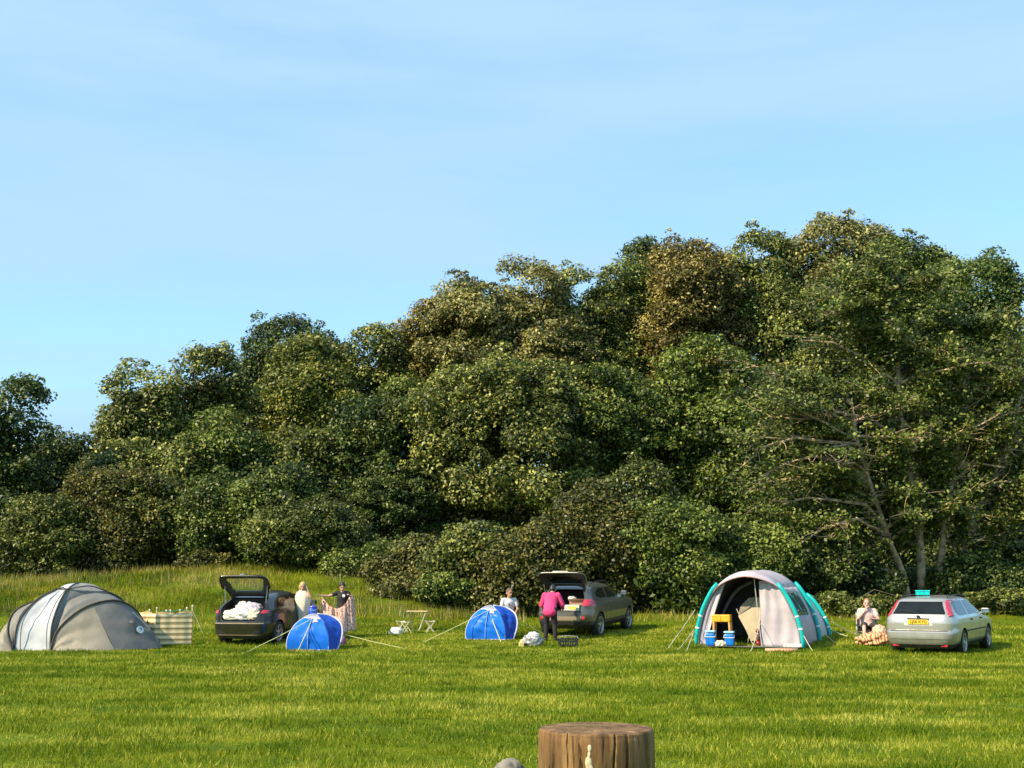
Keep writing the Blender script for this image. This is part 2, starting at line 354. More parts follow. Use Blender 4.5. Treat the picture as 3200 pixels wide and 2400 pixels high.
def tree(label, px, ptop, phw, pbot, Y, kind, seed, leaf=.165, cat='tree', name='broadleaf_tree', rcl=(.42, 1.05), dens=1.0, depth=.8, group='trees of the wood behind the field', patches=(), mat2=None, bare=0, trunkm=None):
    """numbers are in 2212-px frame units; they become metres at distance Y"""
    K = 3200 / 2212.
    rs = np.random.RandomState(seed)
    c = at(px * K, 1830, Y); top = at(px * K, ptop * K, Y).z; bot = at(px * K, pbot * K, Y).z
    rx = 1.38 * phw * K / F * Y / _cp; ry = rx * depth; cx = c.x; cy = Y + ry * .6
    g0 = gzf(cx, cy); bot = max(bot, g0 + .05)
    root = thing(name, label, cat, (cx, cy, g0), group=group)
    area = 2 * rx * (top - bot)
    rm = (rcl[0] + rcl[1]) / 2; nb = int(max(8, 3.2 * area / (rm * rm * 2.2)))
    cl = envelope(cx, cy, top, bot, rx, ry, rs, nb, rcl)
    V = []; Tn = []; per = 9.5 * dens * (.2 / leaf) ** 2
    for (p, rc, d) in cl:
        n = int(per * rc * rc * 50)
        ow = d * .8 + np.array([0, -.45, .25]); ow /= np.linalg.norm(ow)
        P, Nn, sz = blob_leaves(p, rc, ow, n, leaf, rs)
        b = .40 + .15 * rs.randn(); tn = b + rs.randn(len(P)) * .18 + .40 * (rs.rand(len(P)) < .22)  # scattered paler leaves paint sunlit highlights into the tint
        V.append(leaf_arrays(P, Nn, sz, rs)); Tn.append(np.repeat(np.clip(tn, 0, 1), 4))
    for _ in range(int(nb * .5)):       # inner leaves that close the crown, tinted darker to stand for shade
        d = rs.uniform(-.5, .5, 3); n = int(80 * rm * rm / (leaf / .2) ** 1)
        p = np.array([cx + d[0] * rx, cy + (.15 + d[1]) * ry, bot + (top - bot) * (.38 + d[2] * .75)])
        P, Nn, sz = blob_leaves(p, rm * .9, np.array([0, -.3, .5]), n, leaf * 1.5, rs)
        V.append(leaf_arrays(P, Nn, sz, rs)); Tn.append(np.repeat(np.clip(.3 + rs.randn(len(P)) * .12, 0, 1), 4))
    V = np.concatenate(V) - np.array([cx, cy, g0]); Tn = np.concatenate(Tn)
    np_mesh('crown', V, np.arange(len(V)).reshape(-1, 4), {'tint': Tn}, LM[kind], root)
    # trunk with limbs reaching the boughs
    mb = MB(); h = top - g0; r0 = .018 * h + .06 if name != 'shrub' else .05
    lean = rs.uniform(-.04, .04, 2) * h
    def tp(k): return Vector((lean[0] * k, lean[1] * k, h * .86 * k))
    mb.tube([Vector((0, 0, -.2))] + [tp(k) for k in (.05, .2, .4, .6, .8, 1)], [r0 * 1.4, r0 * 1.15, r0, r0 * .8, r0 * .55, r0 * .3, r0 * .12], 8)
    for (p, rc, d) in cl[::4][:14]:
        q = Vector(p) - Vector((cx, cy, g0)); k = max(.12, min(.85, q.z / (h * .86) - .18)); a = tp(k)
        mid = a.lerp(q, .5) + Vector(rs.uniform(-.25, .25, 3)); mid.z += .15
        mb.tube([a, mid, q], [r0 * .4, r0 * .25, r0 * .1], 5, cap=False)
    mb.build('trunk', trunkm or BARK, root, smooth=True)
    return root
TREES = [
 ('dark green tree cut off by the left edge of the photo', -20, 800, 92, 1225, 55, 'dark'),
 ('low dark tree filling the gap beside the dark tree at the left edge', 115, 915, 90, 1180, 61, 'dark'),
 ('rounded pale tree standing alone against the sky right of the left gap', 272, 768, 104, 1110, 60, 'pale'),
 ('pale green tree between the rounded pale tree and the dark green dome', 425, 745, 92, 1100, 62, 'pale'),
 ('dark green domed tree rising highest in the left half of the wood', 600, 656, 128, 1020, 67, 'dark'),
 ('yellow green tree in front of the dark green domed tree', 650, 708, 100, 1000, 61, 'yellow'),
 ('greyish green tree right of the yellow green one on the skyline', 795, 690, 98, 1050, 63, 'pale'),
 ('tree with a russet top where the skyline starts to climb', 930, 632, 92, 900, 64, 'autumn'),
 ('broad pale topped sycamore over the middle of the photo', 1130, 530, 165, 960, 63, 'tan'),
 ('wide spreading green sycamore standing forward below the pale topped one', 1085, 735, 215, 1140, 57, 'pale'),
 ('green tree on the skyline just right of the broad pale sycamore', 1300, 548, 112, 940, 65, 'pale'),
 ('small dark tree poking up behind the skyline left of the russet tree', 1398, 513, 42, 800, 73, 'dark'),
 ('tall russet brown tree on the skyline right of centre', 1530, 468, 112, 900, 64, 'autumn'),
 ('large dark green tree under the russet brown tree', 1395, 770, 175, 1130, 60, 'green'),
 ('tree with a smooth pale green top between the russet and the tallest tree', 1690, 462, 108, 980, 65, 'pale'),
 ('tallest tree of the wood with a tan seeding top', 1860, 442, 140, 930, 66, 'tan'),
 ('green tree on the falling skyline right of the tallest tree', 2030, 474, 112, 980, 63, 'green'),
 ('bright green tree cut off by the right edge of the photo', 2165, 530, 105, 1150, 59, 'bright'),
 ('olive green tree filling the middle of the wood above the thin bare trunks', 880, 800, 120, 1100, 62, 'green'),
 ('narrow green tree topping the skyline between the pale sycamore and the small dark tree', 1348, 556, 62, 900, 67, 'green'),
 ('pale green tree filling the skyline notch left of the russet brown tree', 1440, 540, 80, 960, 66, 'pale'),
 ('green tree low in the wood between the russet brown tree and the many stemmed tree', 1560, 720, 130, 1100, 61, 'green'),
 ('dark tree with pale trunks showing above the shrubs left of centre', 790, 850, 120, 1130, 59, 'dark'),
 ('lower green tree in front below the pale tree pair on the left', 455, 880, 110, 1150, 58, 'green'),
 ('olive tree low down below the rounded pale tree', 255, 930, 112, 1160, 57, 'pale'),
 ('green tree below the yellow green tree', 640, 900, 95, 1150, 58, 'olive'),
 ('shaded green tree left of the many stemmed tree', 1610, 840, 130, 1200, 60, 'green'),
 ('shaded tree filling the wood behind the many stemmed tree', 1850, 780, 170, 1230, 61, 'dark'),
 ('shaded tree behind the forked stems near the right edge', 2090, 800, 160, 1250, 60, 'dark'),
]
for i, tr in enumerate(TREES): tree(*tr, seed=100 + i)
SHRUBS = [
 ('brown hawthorn thicket at the left edge above the grey dome tent', 75, 1060, 100, 1262, 52.5, 'olive'),
 ('tall brownish olive thorn bush left of the gap in the hedge', 190, 1000, 105, 1262, 53.5, 'brown'),
 ('olive thorn bush above the striped windbreak', 320, 1010, 105, 1250, 54, 'olive'),
 ('dark leafy bush at the top of the grassy bank', 440, 1020, 85, 1205, 53.5, 'green'),
 ('green bush over the car with the raised hatch', 590, 985, 95, 1255, 52, 'green'),
 ('olive green bush above the two standing campers', 690, 1080, 105, 1262, 50.5, 'olive'),
 ('low green bush right of the campers holding the blanket', 810, 1160, 85, 1262, 49.5, 'green'),
 ('bramble bush above the folding table', 930, 1160, 85, 1300, 48, 'brown'),
 ('bramble bush left above the blue tent in the centre', 1040, 1130, 95, 1345, 46.5, 'olive'),
 ('brownish bush behind the man in the pale shirt', 1150, 1110, 95, 1345, 45.6, 'brown'),
 ('bush with a brown top behind the open boot in the centre', 1290, 1030, 110, 1345, 46.5, 'brown'),
 ('tall dense bush with a brownish crest right of the open boot', 1385, 990, 100, 1345, 47.5, 'olive'),
 ('green bush left of the inflatable tent', 1470, 1080, 90, 1345, 46.0, 'green'),
 ('dark green bush behind the left side of the inflatable tent', 1580, 1110, 100, 1345, 47, 'green'),
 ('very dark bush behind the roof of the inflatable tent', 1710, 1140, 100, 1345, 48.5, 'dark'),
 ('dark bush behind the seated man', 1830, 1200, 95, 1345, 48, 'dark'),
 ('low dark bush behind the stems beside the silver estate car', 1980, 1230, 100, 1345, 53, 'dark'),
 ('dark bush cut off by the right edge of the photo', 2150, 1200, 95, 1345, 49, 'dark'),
]
for i, sr in enumerate(SHRUBS):
    tree(*sr, seed=300 + i, leaf=.125, cat='bush', name='shrub', rcl=(.4, .85), dens=1.0, depth=.6, group='bushes along the edge of the wood')
for i, (lb, px, tp_, hw, bt, Y, k) in enumerate([
 ('knee high weeds behind the seated man', 1850, 1290, 70, 1330, 44.5, 'olive'),
 ('low weeds between the inflatable tent and the seated man', 1790, 1285, 45, 1325, 46, 'green'),
 ('weeds beyond the bonnet of the silver estate car', 2165, 1285, 70, 1330, 44.5, 'olive'),
 ('russet bracken patch at the foot of the hedge above the windbreak', 440, 1195, 60, 1232, 52.5, 'brown'),
 ('dry brown weeds above the folding table', 900, 1235, 60, 1300, 46.5, 'brown'),
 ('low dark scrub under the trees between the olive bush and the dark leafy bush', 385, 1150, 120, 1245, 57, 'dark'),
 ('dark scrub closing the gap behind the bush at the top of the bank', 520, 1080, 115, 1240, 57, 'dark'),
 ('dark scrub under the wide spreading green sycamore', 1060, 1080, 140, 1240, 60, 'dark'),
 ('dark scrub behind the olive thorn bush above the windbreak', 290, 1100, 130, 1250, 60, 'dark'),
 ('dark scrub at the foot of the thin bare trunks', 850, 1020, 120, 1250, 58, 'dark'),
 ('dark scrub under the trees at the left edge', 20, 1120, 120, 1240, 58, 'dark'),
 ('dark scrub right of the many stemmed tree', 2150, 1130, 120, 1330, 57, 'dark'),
 ('nettles beside the dry weeds left of the blue tent in the centre', 970, 1245, 60, 1325, 45.5, 'green')]):
    tree(lb, px, tp_, hw, bt, Y, k, seed=400 + i, leaf=.11, cat='weeds', name='weed_clump', rcl=(.2, .4), depth=.6, group='weed clumps at the foot of the bushes')
# ------------------------------------------------------------------ many stemmed tree on the right
def alder():
    rs = np.random.RandomState(51); K = 3200 / 2212.; Yb = 50.0
    base = at(1985 * K, 1830, Yb); g0 = gzf(base.x, Yb); O = Vector((base.x, Yb, g0))
    root = thing('many_stemmed_tree', 'many stemmed tree with pale forked stems behind the silver estate car', 'tree', O, group=None)
    LP = []; LN = []; LT = []
    def P(x, y, dY=0): return at(x * K, y * K, Yb + dY) - O
    stems = [
      ([(1965, 1290, 0), (1950, 1240, -.1), (1925, 1180, -.5), (1895, 1090, -1), (1868, 1010, -1.3), (1850, 940, -1.5), (1840, 860, -1.3)], .17),
      ([(1992, 1290, .4), (1990, 1230, .4), (1985, 1130, .3), (1965, 1020, .2), (1945, 900, 0), (1938, 760, 0), (1930, 660, 0), (1925, 600, .3)], .20),
      ([(2030, 1290, .7), (2030, 1240, .7), (2040, 1130, .7), (2065, 1000, .8), (2082, 880, .9), (2085, 780, .9), (2080, 700, .9)], .16),
      ([(2065, 1290, 1.0), (2075, 1220, 1.0), (2100, 1120, 1.0), (2150, 1020, .8), (2190, 920, .6), (2215, 820, .5)], .15)]
    br = []
    for k, (pts, r0) in enumerate(stems):
        q = [P(*p) for p in pts]; q[0].z = -.2; n = len(q)
        m = MB(); m.tube(q, [r0 * (1 - .82 * i / (n - 1)) for i in range(n)], 9); m.build('stem', PALEBARK, root, smooth=True)
        for i in range(1, n - 1):
            for _ in range(10):
                f = rs.rand(); a = q[i].lerp(q[i + 1], f)
                if a.z < 2.3: continue
                side = -1 if rs.rand() < (.72 if k < 2 else .4) else 1
                ln = rs.uniform(1.8, 5.2) * (1.1 if a.z < 9 else .75) * (.8 if side > 0 else 1)
                br.append((a, Vector((side * rs.uniform(.5, 1), rs.uniform(-.8, .35), rs.uniform(-.05, .5))).normalized(), ln, r0 * .36))
    limbs = [  # plainly visible bare boughs, pixel paths
      [(1925, 1235, -.4), (1880, 1222, -1), (1820, 1215, -1.3), (1770, 1195, -1.4), (1735, 1160, -1.3)],
      [(1905, 1130, -.8), (1870, 1090, -1.4), (1800, 1080, -1.8), (1740, 1075, -2), (1690, 1090, -2)],
      [(1870, 1030, -1.2), (1820, 1000, -1.8), (1760, 985, -2.1), (1700, 1000, -2.3), (1640, 1030, -2.3)],
      [(1855, 960, -1.4), (1790, 955, -2), (1720, 945, -2.3), (1650, 965, -2.5), (1600, 1010, -2.5)],
      [(1945, 950, 0), (1880, 905, -1), (1810, 890, -1.8), (1730, 905, -2), (1660, 900, -2)],
      [(1940, 830, 0), (1880, 780, -.8), (1800, 740, -1.4), (1730, 735, -1.6)],
      [(1905, 1150, -.8), (1850, 1120, -2), (1780, 1140, -2.4), (1720, 1180, -2.4)],
      [(2075, 960, .8), (2130, 900, .2), (2180, 880, -.2)], [(2060, 1040, .8), (2110, 1000, .2), (2170, 1010, -.4)]]
    mb = MB(); sprays = []
    for l in limbs:
        q = [P(*p) for p in l]; n = len(q); mb.tube(q, [.085 * (1 - .75 * i / (n - 1)) for i in range(n)], 6)
        for i in range(n - 1):
            for _ in range(4):
                a = q[i].lerp(q[i + 1], rs.rand()); sprays.append((a, Vector((rs.uniform(-1, .5), rs.uniform(-.7, .4), rs.uniform(-.35, .5))).normalized(), rs.uniform(.6, 1.6), .022))
    for (a, d, ln, r) in br:
        n = 5; q = [a]; dd = d.copy()
        for i in range(n):
            dd = (dd + Vector(rs.uniform(-.2, .2, 3)) + Vector((0, 0, -.03))).normalized(); q.append(q[-1] + dd * ln / n)
        mb.tube(q, [r * (1 - .8 * i / n) for i in range(n + 1)], 5, cap=False)
        for i in range(1, n + 1):
            for _ in range(3):
                b = q[i - 1].lerp(q[i], rs.rand())
                sprays.append((b, (dd + Vector((rs.uniform(-.9, .9), rs.uniform(-.9, .6), rs.uniform(-.35, .5)))).normalized(), rs.uniform(.5, 1.4), .018))
    lf = []
    for (a, d, ln, r) in sprays:
        n = 4; q = [a]; dd = d.copy()
        for i in range(n):
            dd = (dd + Vector(rs.uniform(-.25, .25, 3))).normalized(); q.append(q[-1] + dd * ln / n)
        mb.tube(q, [r, r * .8, r * .6, r * .45, r * .3], 4, cap=False)
        b = .5 + .2 * rs.randn()
        for i in range(1, n + 1):
            m = 13; C = np.array(q[i - 1])[None] * (1 - .5) + np.array(q[i])[None] * .5 + rs.randn(m, 3) * np.array([.24, .24, .13]) + rs.uniform(-.5, .5, (m, 1)) * np.array(q[i] - q[i - 1])[None]
            LP.append(C); LN.append(np.array([-.2, -.25, .8]) + rs.randn(m, 3) * .5); LT.append(np.clip(b + rs.randn(m) * .2, 0, 1))
    mb.build('branches', PALEBARK, root)
    P_ = np.concatenate(LP); keep = np.ones(len(P_), bool)
    paths = [([P(*p) for p in s_[0]], .28, .75) for s_ in stems] + [([P(*p) for p in l], .22, .62) for l in limbs]
    for q, rad_, pr_ in paths:          # boughs that stand free of leaves on the field side
        for i in range(len(q) - 1):
            for f in np.linspace(0, 1, 9):
                c_ = np.array(q[i].lerp(q[i + 1], f)); d2 = (P_[:, 0] - c_[0]) ** 2 + (P_[:, 2] - c_[2] + (P_[:, 1] - c_[1]) * -.12) ** 2
                keep &= ~((d2 < rad_ ** 2) & (P_[:, 1] < c_[1] + .3) & (c_[2] < 9.5) & (rs.rand(len(P_)) < pr_))
    LN = [np.concatenate(LN)[keep]]; LT = [np.concatenate(LT)[keep]]; P_ = P_[keep]; Nn = np.concatenate(LN); T_ = np.concatenate(LT)
    V = leaf_arrays(P_, Nn, .135 * (.6 + .8 * rs.rand(len(P_))), rs, asp=.8)
    lm = leaf_mat('alder leaves', (.020, .036, .006), (.085, .115, .016), (.30, .34, .075))
    np_mesh('crown', V, np.arange(len(V)).reshape(-1, 4), {'tint': np.repeat(T_, 4)}, lm, root)
    # snapped pale stub between the stems
    st = MB(); p0 = P(2035, 1290, .1); p1 = P(2033, 1225, .1)
    p0.z = -.1
    st.tube([p0, p0.lerp(p1, .6), p1], [.2, .19, .13], 9); st.build('broken_stem', PALEBARK, root, smooth=True)
alder()
# ------------------------------------------------------------------ cars
BLACK = mat('black rubber', (.018, .018, .018), .8, var=.3)
PLASTIC = mat('black trim plastic', (.022, .022, .023), .5, var=.25)
LINING = mat('dark boot lining', (.016, .014, .014), .9, var=.4, scale=5)
GLASS = mat('dark car glass', (.010, .012, .011), .10, spec=.4, coat=.0, var=.3, scale=3)
ALLOY = mat('alloy wheel metal', (.42, .42, .42), .35, metal=.7, var=.25, scale=12)
RED = mat('red lamp plastic', (.55, .03, .06), .18, coat=.7, var=.2, scale=20)
CLEAR = mat('clear lamp plastic', (.6, .55, .52), .15, coat=.6, var=.2, scale=20)
MIRROR = mat('mirror glass', (.62, .72, .72), .08, metal=.9, var=.1)
def paint(name, col, rough=.32, metal=.55):
    return mat(name, col, rough, metal=metal, coat=.7, var=.05, scale=4, mud=(.10, .09, .06))
def text_mesh(txt, size, name, m, parent, M, ext=.002):
    c = bpy.data.curves.new(name, 'FONT'); c.body = txt; c.size = size; c.align_x = 'CENTER'; c.align_y = 'CENTER'; c.extrude = ext; c.offset = .0012
    o = bpy.data.objects.new(name, c); COL.objects.link(o)
    bpy.context.view_layer.update(); dg = bpy.context.evaluated_depsgraph_get()
    me = bpy.data.meshes.new_from_object(o.evaluated_get(dg)); bpy.data.objects.remove(o); bpy.data.curves.remove(c)
    me.transform(M); me.materials.clear(); return link(name, me, m, parent)
class Car:
    def __init__(s, spec):
        s.__dict__.update(spec)
    def prof(s, z):
        g = lambda T: float(np.interp(z, [a for a, b in T], [b for a, b in T]))
        return g(s.rear), g(s.front), g(s.width), g(s.pe)
    def X(s, y, z):
        yr, yf, w_, p = s.prof(z); yc = (yr + yf) / 2; h = (yf - yr) / 2; t_ = min(1, abs((y - yc) / h))
        return w_ * (1 - t_ ** p) ** (1 / p)
    def Yr(s, x, z):
        yr, yf, w_, p = s.prof(z); yc = (yr + yf) / 2; h = (yf - yr) / 2; t_ = min(1, abs(x / w_))
        return yc - h * (1 - t_ ** p) ** (1 / p)
    def Yf(s, x, z):
        yr, yf, w_, p = s.prof(z); yc = (yr + yf) / 2; h = (yf - yr) / 2; t_ = min(1, abs(x / w_))
        return yc + h * (1 - t_ ** p) ** (1 / p)
    def ring(s, z, nq=26):
        yr, yf, w_, p = s.prof(z); yc = (yr + yf) / 2; h = (yf - yr) / 2
        a = np.linspace(0, 1, 400) ** 1.0 * PI / 2
        # dense quadrant with both ends resolved
        tt = np.concatenate([np.linspace(0, .93, 200), 1 - np.linspace(.07, 0, 200)[1:] ** 1.0])
        xs = w_ * (1 - tt ** p) ** (1 / p); ys = h * tt
        seg = np.hypot(np.diff(xs), np.diff(ys)); cum = np.concatenate([[0], np.cumsum(seg)]); u = np.linspace(0, cum[-1], nq + 1)
        qx = np.interp(u, cum, xs); qy = np.interp(u, cum, ys)
        pts = [(qx[i], yc + qy[i]) for i in range(nq)] + [(-qx[i], yc + qy[i]) for i in range(nq, 0, -1)] + \
              [(-qx[i], yc - qy[i]) for i in range(nq)] + [(qx[i], yc - qy[i]) for i in range(nq, 0, -1)]
        return [(x, y, z) for x, y in pts]
    def body(s, m, parent, cut=None):
        ks = sorted(set([a for T in (s.rear, s.front, s.width) for a, b in T])); zs = []
        for a, b in zip(ks[:-1], ks[1:]):
            k = max(1, int((b - a) / .045)); zs += [a + (b - a) * i / k for i in range(k)]
        zs.append(ks[-1]); V = []; Fc = []; R0 = [s.ring(z) for z in zs]; n = len(R0[0])
        for r_ in R0: V += r_
        for i in range(len(zs) - 1):
            for j in range(n): a = i * n + j; b = i * n + (j + 1) % n; Fc.append([a, b, b + n, a + n])
        Fc.append(list(range(n))[::-1]); Fc.append([(len(zs) - 1) * n + j for j in range(n)])
        mb = MB().add(V, Fc); o = mb.build('body', m); o.data.materials.append(PLASTIC)
        for pl in o.data.polygons:
            if pl.center.z < s.clad: pl.material_index = 1
        cs = []
        for wy in (-s.wb / 2 + s.wo, s.wb / 2 + s.wo):
            c = MB().lathe([(s.wr + .05, -1.2), (s.wr + .05, 1.2)], 36, Matrix.Translation((0, wy, s.wr)) @ Matrix.Rotation(PI / 2, 4, 'Y')).build('cut', PLASTIC, weld=True); cs.append(c)
        if cut:
            rows = []; vs = []
            for (z, hw) in cut['sec']: vs += [(-hw, cut['y0'], z), (hw, cut['y0'], z), (hw, cut['y1'], z), (-hw, cut['y1'], z)]
            fs = [[3, 2, 1, 0]]; k = len(cut['sec'])
            for i in range(k - 1):
                for j in range(4): a = i * 4 + j; b = i * 4 + (j + 1) % 4; fs.append([a, b, b + 4, a + 4])
            fs.append([(k - 1) * 4 + j for j in range(4)]); cs.append(MB().add(vs, fs).build('cut', LINING, weld=True))
        for c in cs:
            md = o.modifiers.new('b', 'BOOLEAN'); md.object = c; md.operation = 'DIFFERENCE'; md.solver = 'EXACT'; md.material_mode = 'TRANSFER'
        bake(o); o.parent = parent
        for c in cs: bpy.data.objects.remove(c)
        # shade smooth by angle
        me = o.data; me.polygons.foreach_set('use_smooth', [True] * len(me.polygons)); me.set_sharp_from_angle(angle=R(32))
        return o
    def side(s, rows, off=.004, ny=14, sgn=1):
        g = []
        for (z, a, b) in rows: g.append([(sgn * (s.X(a + (b - a) * i / ny, z) + off), a + (b - a) * i / ny, z) for i in range(ny + 1)])
        return g
    def back(s, rows, off=.004, nx=14):
        return [[(a + (b - a) * i / nx, s.Yr(a + (b - a) * i / nx, z) - off, z) for i in range(nx + 1)] for (z, a, b) in rows]
    def frontp(s, rows, off=.004, nx=14):
        return [[(a + (b - a) * i / nx, s.Yf(a + (b - a) * i / nx, z) + off, z) for i in range(nx + 1)] for (z, a, b) in rows]
def dense(rows, k=4):
    out = []
    for r0, r1 in zip(rows[:-1], rows[1:]):
        for i in range(k): out.append(tuple(r0[q] + (r1[q] - r0[q]) * i / k for q in range(3)))
    out.append(rows[-1]); return out
def rot90(): return Matrix.Rotation(PI / 2, 4, 'X')
def wheels(car, root, spokes=5, rimc=ALLOY):
    for wy in (-car.wb / 2 + car.wo, car.wb / 2 + car.wo):
        for sg in (-1, 1):
            wx = sg * (car.track - .1)
            w_ = thing_part('wheel', root, (wx, wy, car.wr), rz=0 if sg > 0 else PI)
            M = Matrix.Rotation(PI / 2, 4, 'Y'); r = car.wr; rr = r * .70
            MB().lathe([(rr, -.1), (r * .93, -.105), (r, -.07), (r, .07), (r * .93, .105), (rr + .012, .1), (rr, .085)], 32, M, cap=False).build('tyre', BLACK, w_, smooth=True)
            m = MB(); m.lathe([(rr, -.09), (rr - .012, .07), (rr + .004, .1), (rr - .02, .096), (rr - .03, .06)], 32, M, cap=False)
            for k in range(spokes):
                m.box((0, 0, 0), (.03, rr * .17, rr * .96), M=Matrix.Rotation(2 * PI * k / spokes, 4, 'X') @ Matrix.Translation((.065, 0, rr * .48)))
            m.lathe([(.0, .1), (.055, .095), (.06, .06)], 14, M, cap=False)
            m.build('rim', rimc, w_)
            MB().lathe([(rr * .97, .0), (rr * .97, .02)], 24, M).build('brake_disc', BLACK, w_)
def thing_part(name, parent, loc, rz=0):
    o = bpy.data.objects.new(name, None); COL.objects.link(o); o.parent = parent; o.location = loc; o.rotation_euler = (0, 0, rz); o.empty_display_size = .1; return o
def mirrors(car, root, y, z, m):
    for sg in (-1, 1):
        x0 = car.X(y, z)
        h = MB().box((0, 0, 0), (.20, .10, .135), M=Matrix.Translation((sg * (x0 + .13), y, z + .05)), ch=.035); h.box((sg * (x0 + .02), y + .01, z), (.09, .05, .05))
        h.build('door_mirror', m, root, smooth=False)
        MB().box((sg * (x0 + .13), y - .053, z + .05), (.165, .006, .10)).build('mirror_glass', MIRROR, root)
def place_car(name, label, px, Y, az, car, z0=None):
    """px,Y = middle of the tail at distance Y; az = heading clockwise from the view axis"""
    p = at(px, 1830, Y); a = R(az); hd = Vector((math.sin(a), math.cos(a), 0)); c = p - hd * car.rear[3][1]
    zr = gzf(*(c - hd * car.wb / 2).xy); zf = gzf(*(c + hd * car.wb / 2).xy)
    root = thing(name, label, 'car', (c.x, c.y, (zr + zf) / 2 - .03), -a)
    root.rotation_euler = Euler((math.atan2(zf - zr, car.wb), 0, -a)); return root
def tailgate(car, rows, hole, hinge, ang, m, root, thick=.05, glassm=None):
    """rows (z, halfwidth) of the closed gate, hole (z0,z1,frac) of its window; swung up by ang about the hinge"""
    nv = 26; nu = 26; zz = np.linspace(rows[0][0], rows[-1][0], nv + 1)
    hw = lambda z: float(np.interp(z, [r[0] for r in rows], [r[1] for r in rows]))
    T = Matrix.Translation(hinge) @ Matrix.Rotation(ang, 4, 'X') @ Matrix.Translation(-Vector(hinge))
    V = []; G = {}
    for i, z in enumerate(zz):
        for j in range(nu + 1):
            u = -1 + 2 * j / nu; x = u * hw(z); V.append(T @ Vector((x, car.Yr(x, z) - .004, z)))
    fb = []; fg = []
    for i in range(nv):
        for j in range(nu):
            a = i * (nu + 1) + j; f = [a, a + 1, a + nu + 2, a + nu + 1]; u = abs(-1 + 2 * (j + .5) / nu); z = (zz[i] + zz[i + 1]) / 2
            inh = False
            if hole:
                c = (z - hole[0]) / (hole[1] - hole[0])
                inh = 0 < c < 1 and u < hole[2] * (1 - abs(2 * c - 1) ** 5 * .14)
            (fg if inh else fb).append(f)
    o = MB().add(V, fb).build('tailgate', m, root, smooth=True); o.data.materials.append(PLASTIC)
    b = bmesh.new(); b.from_mesh(o.data); bmesh.ops.delete(b, geom=[v for v in b.verts if not v.link_faces], context='VERTS'); b.to_mesh(o.data); b.free()
    md = o.modifiers.new('thickness', 'SOLIDIFY'); md.thickness = thick; md.offset = -1; md.material_offset = 1; bake(o)
    if fg:
        g = MB().add(V, fg).build('tailgate_window', glassm, o, smooth=True)
        b = bmesh.new(); b.from_mesh(g.data); bmesh.ops.delete(b, geom=[v for v in b.verts if not v.link_faces], context='VERTS'); b.to_mesh(g.data); b.free()
    return o, T
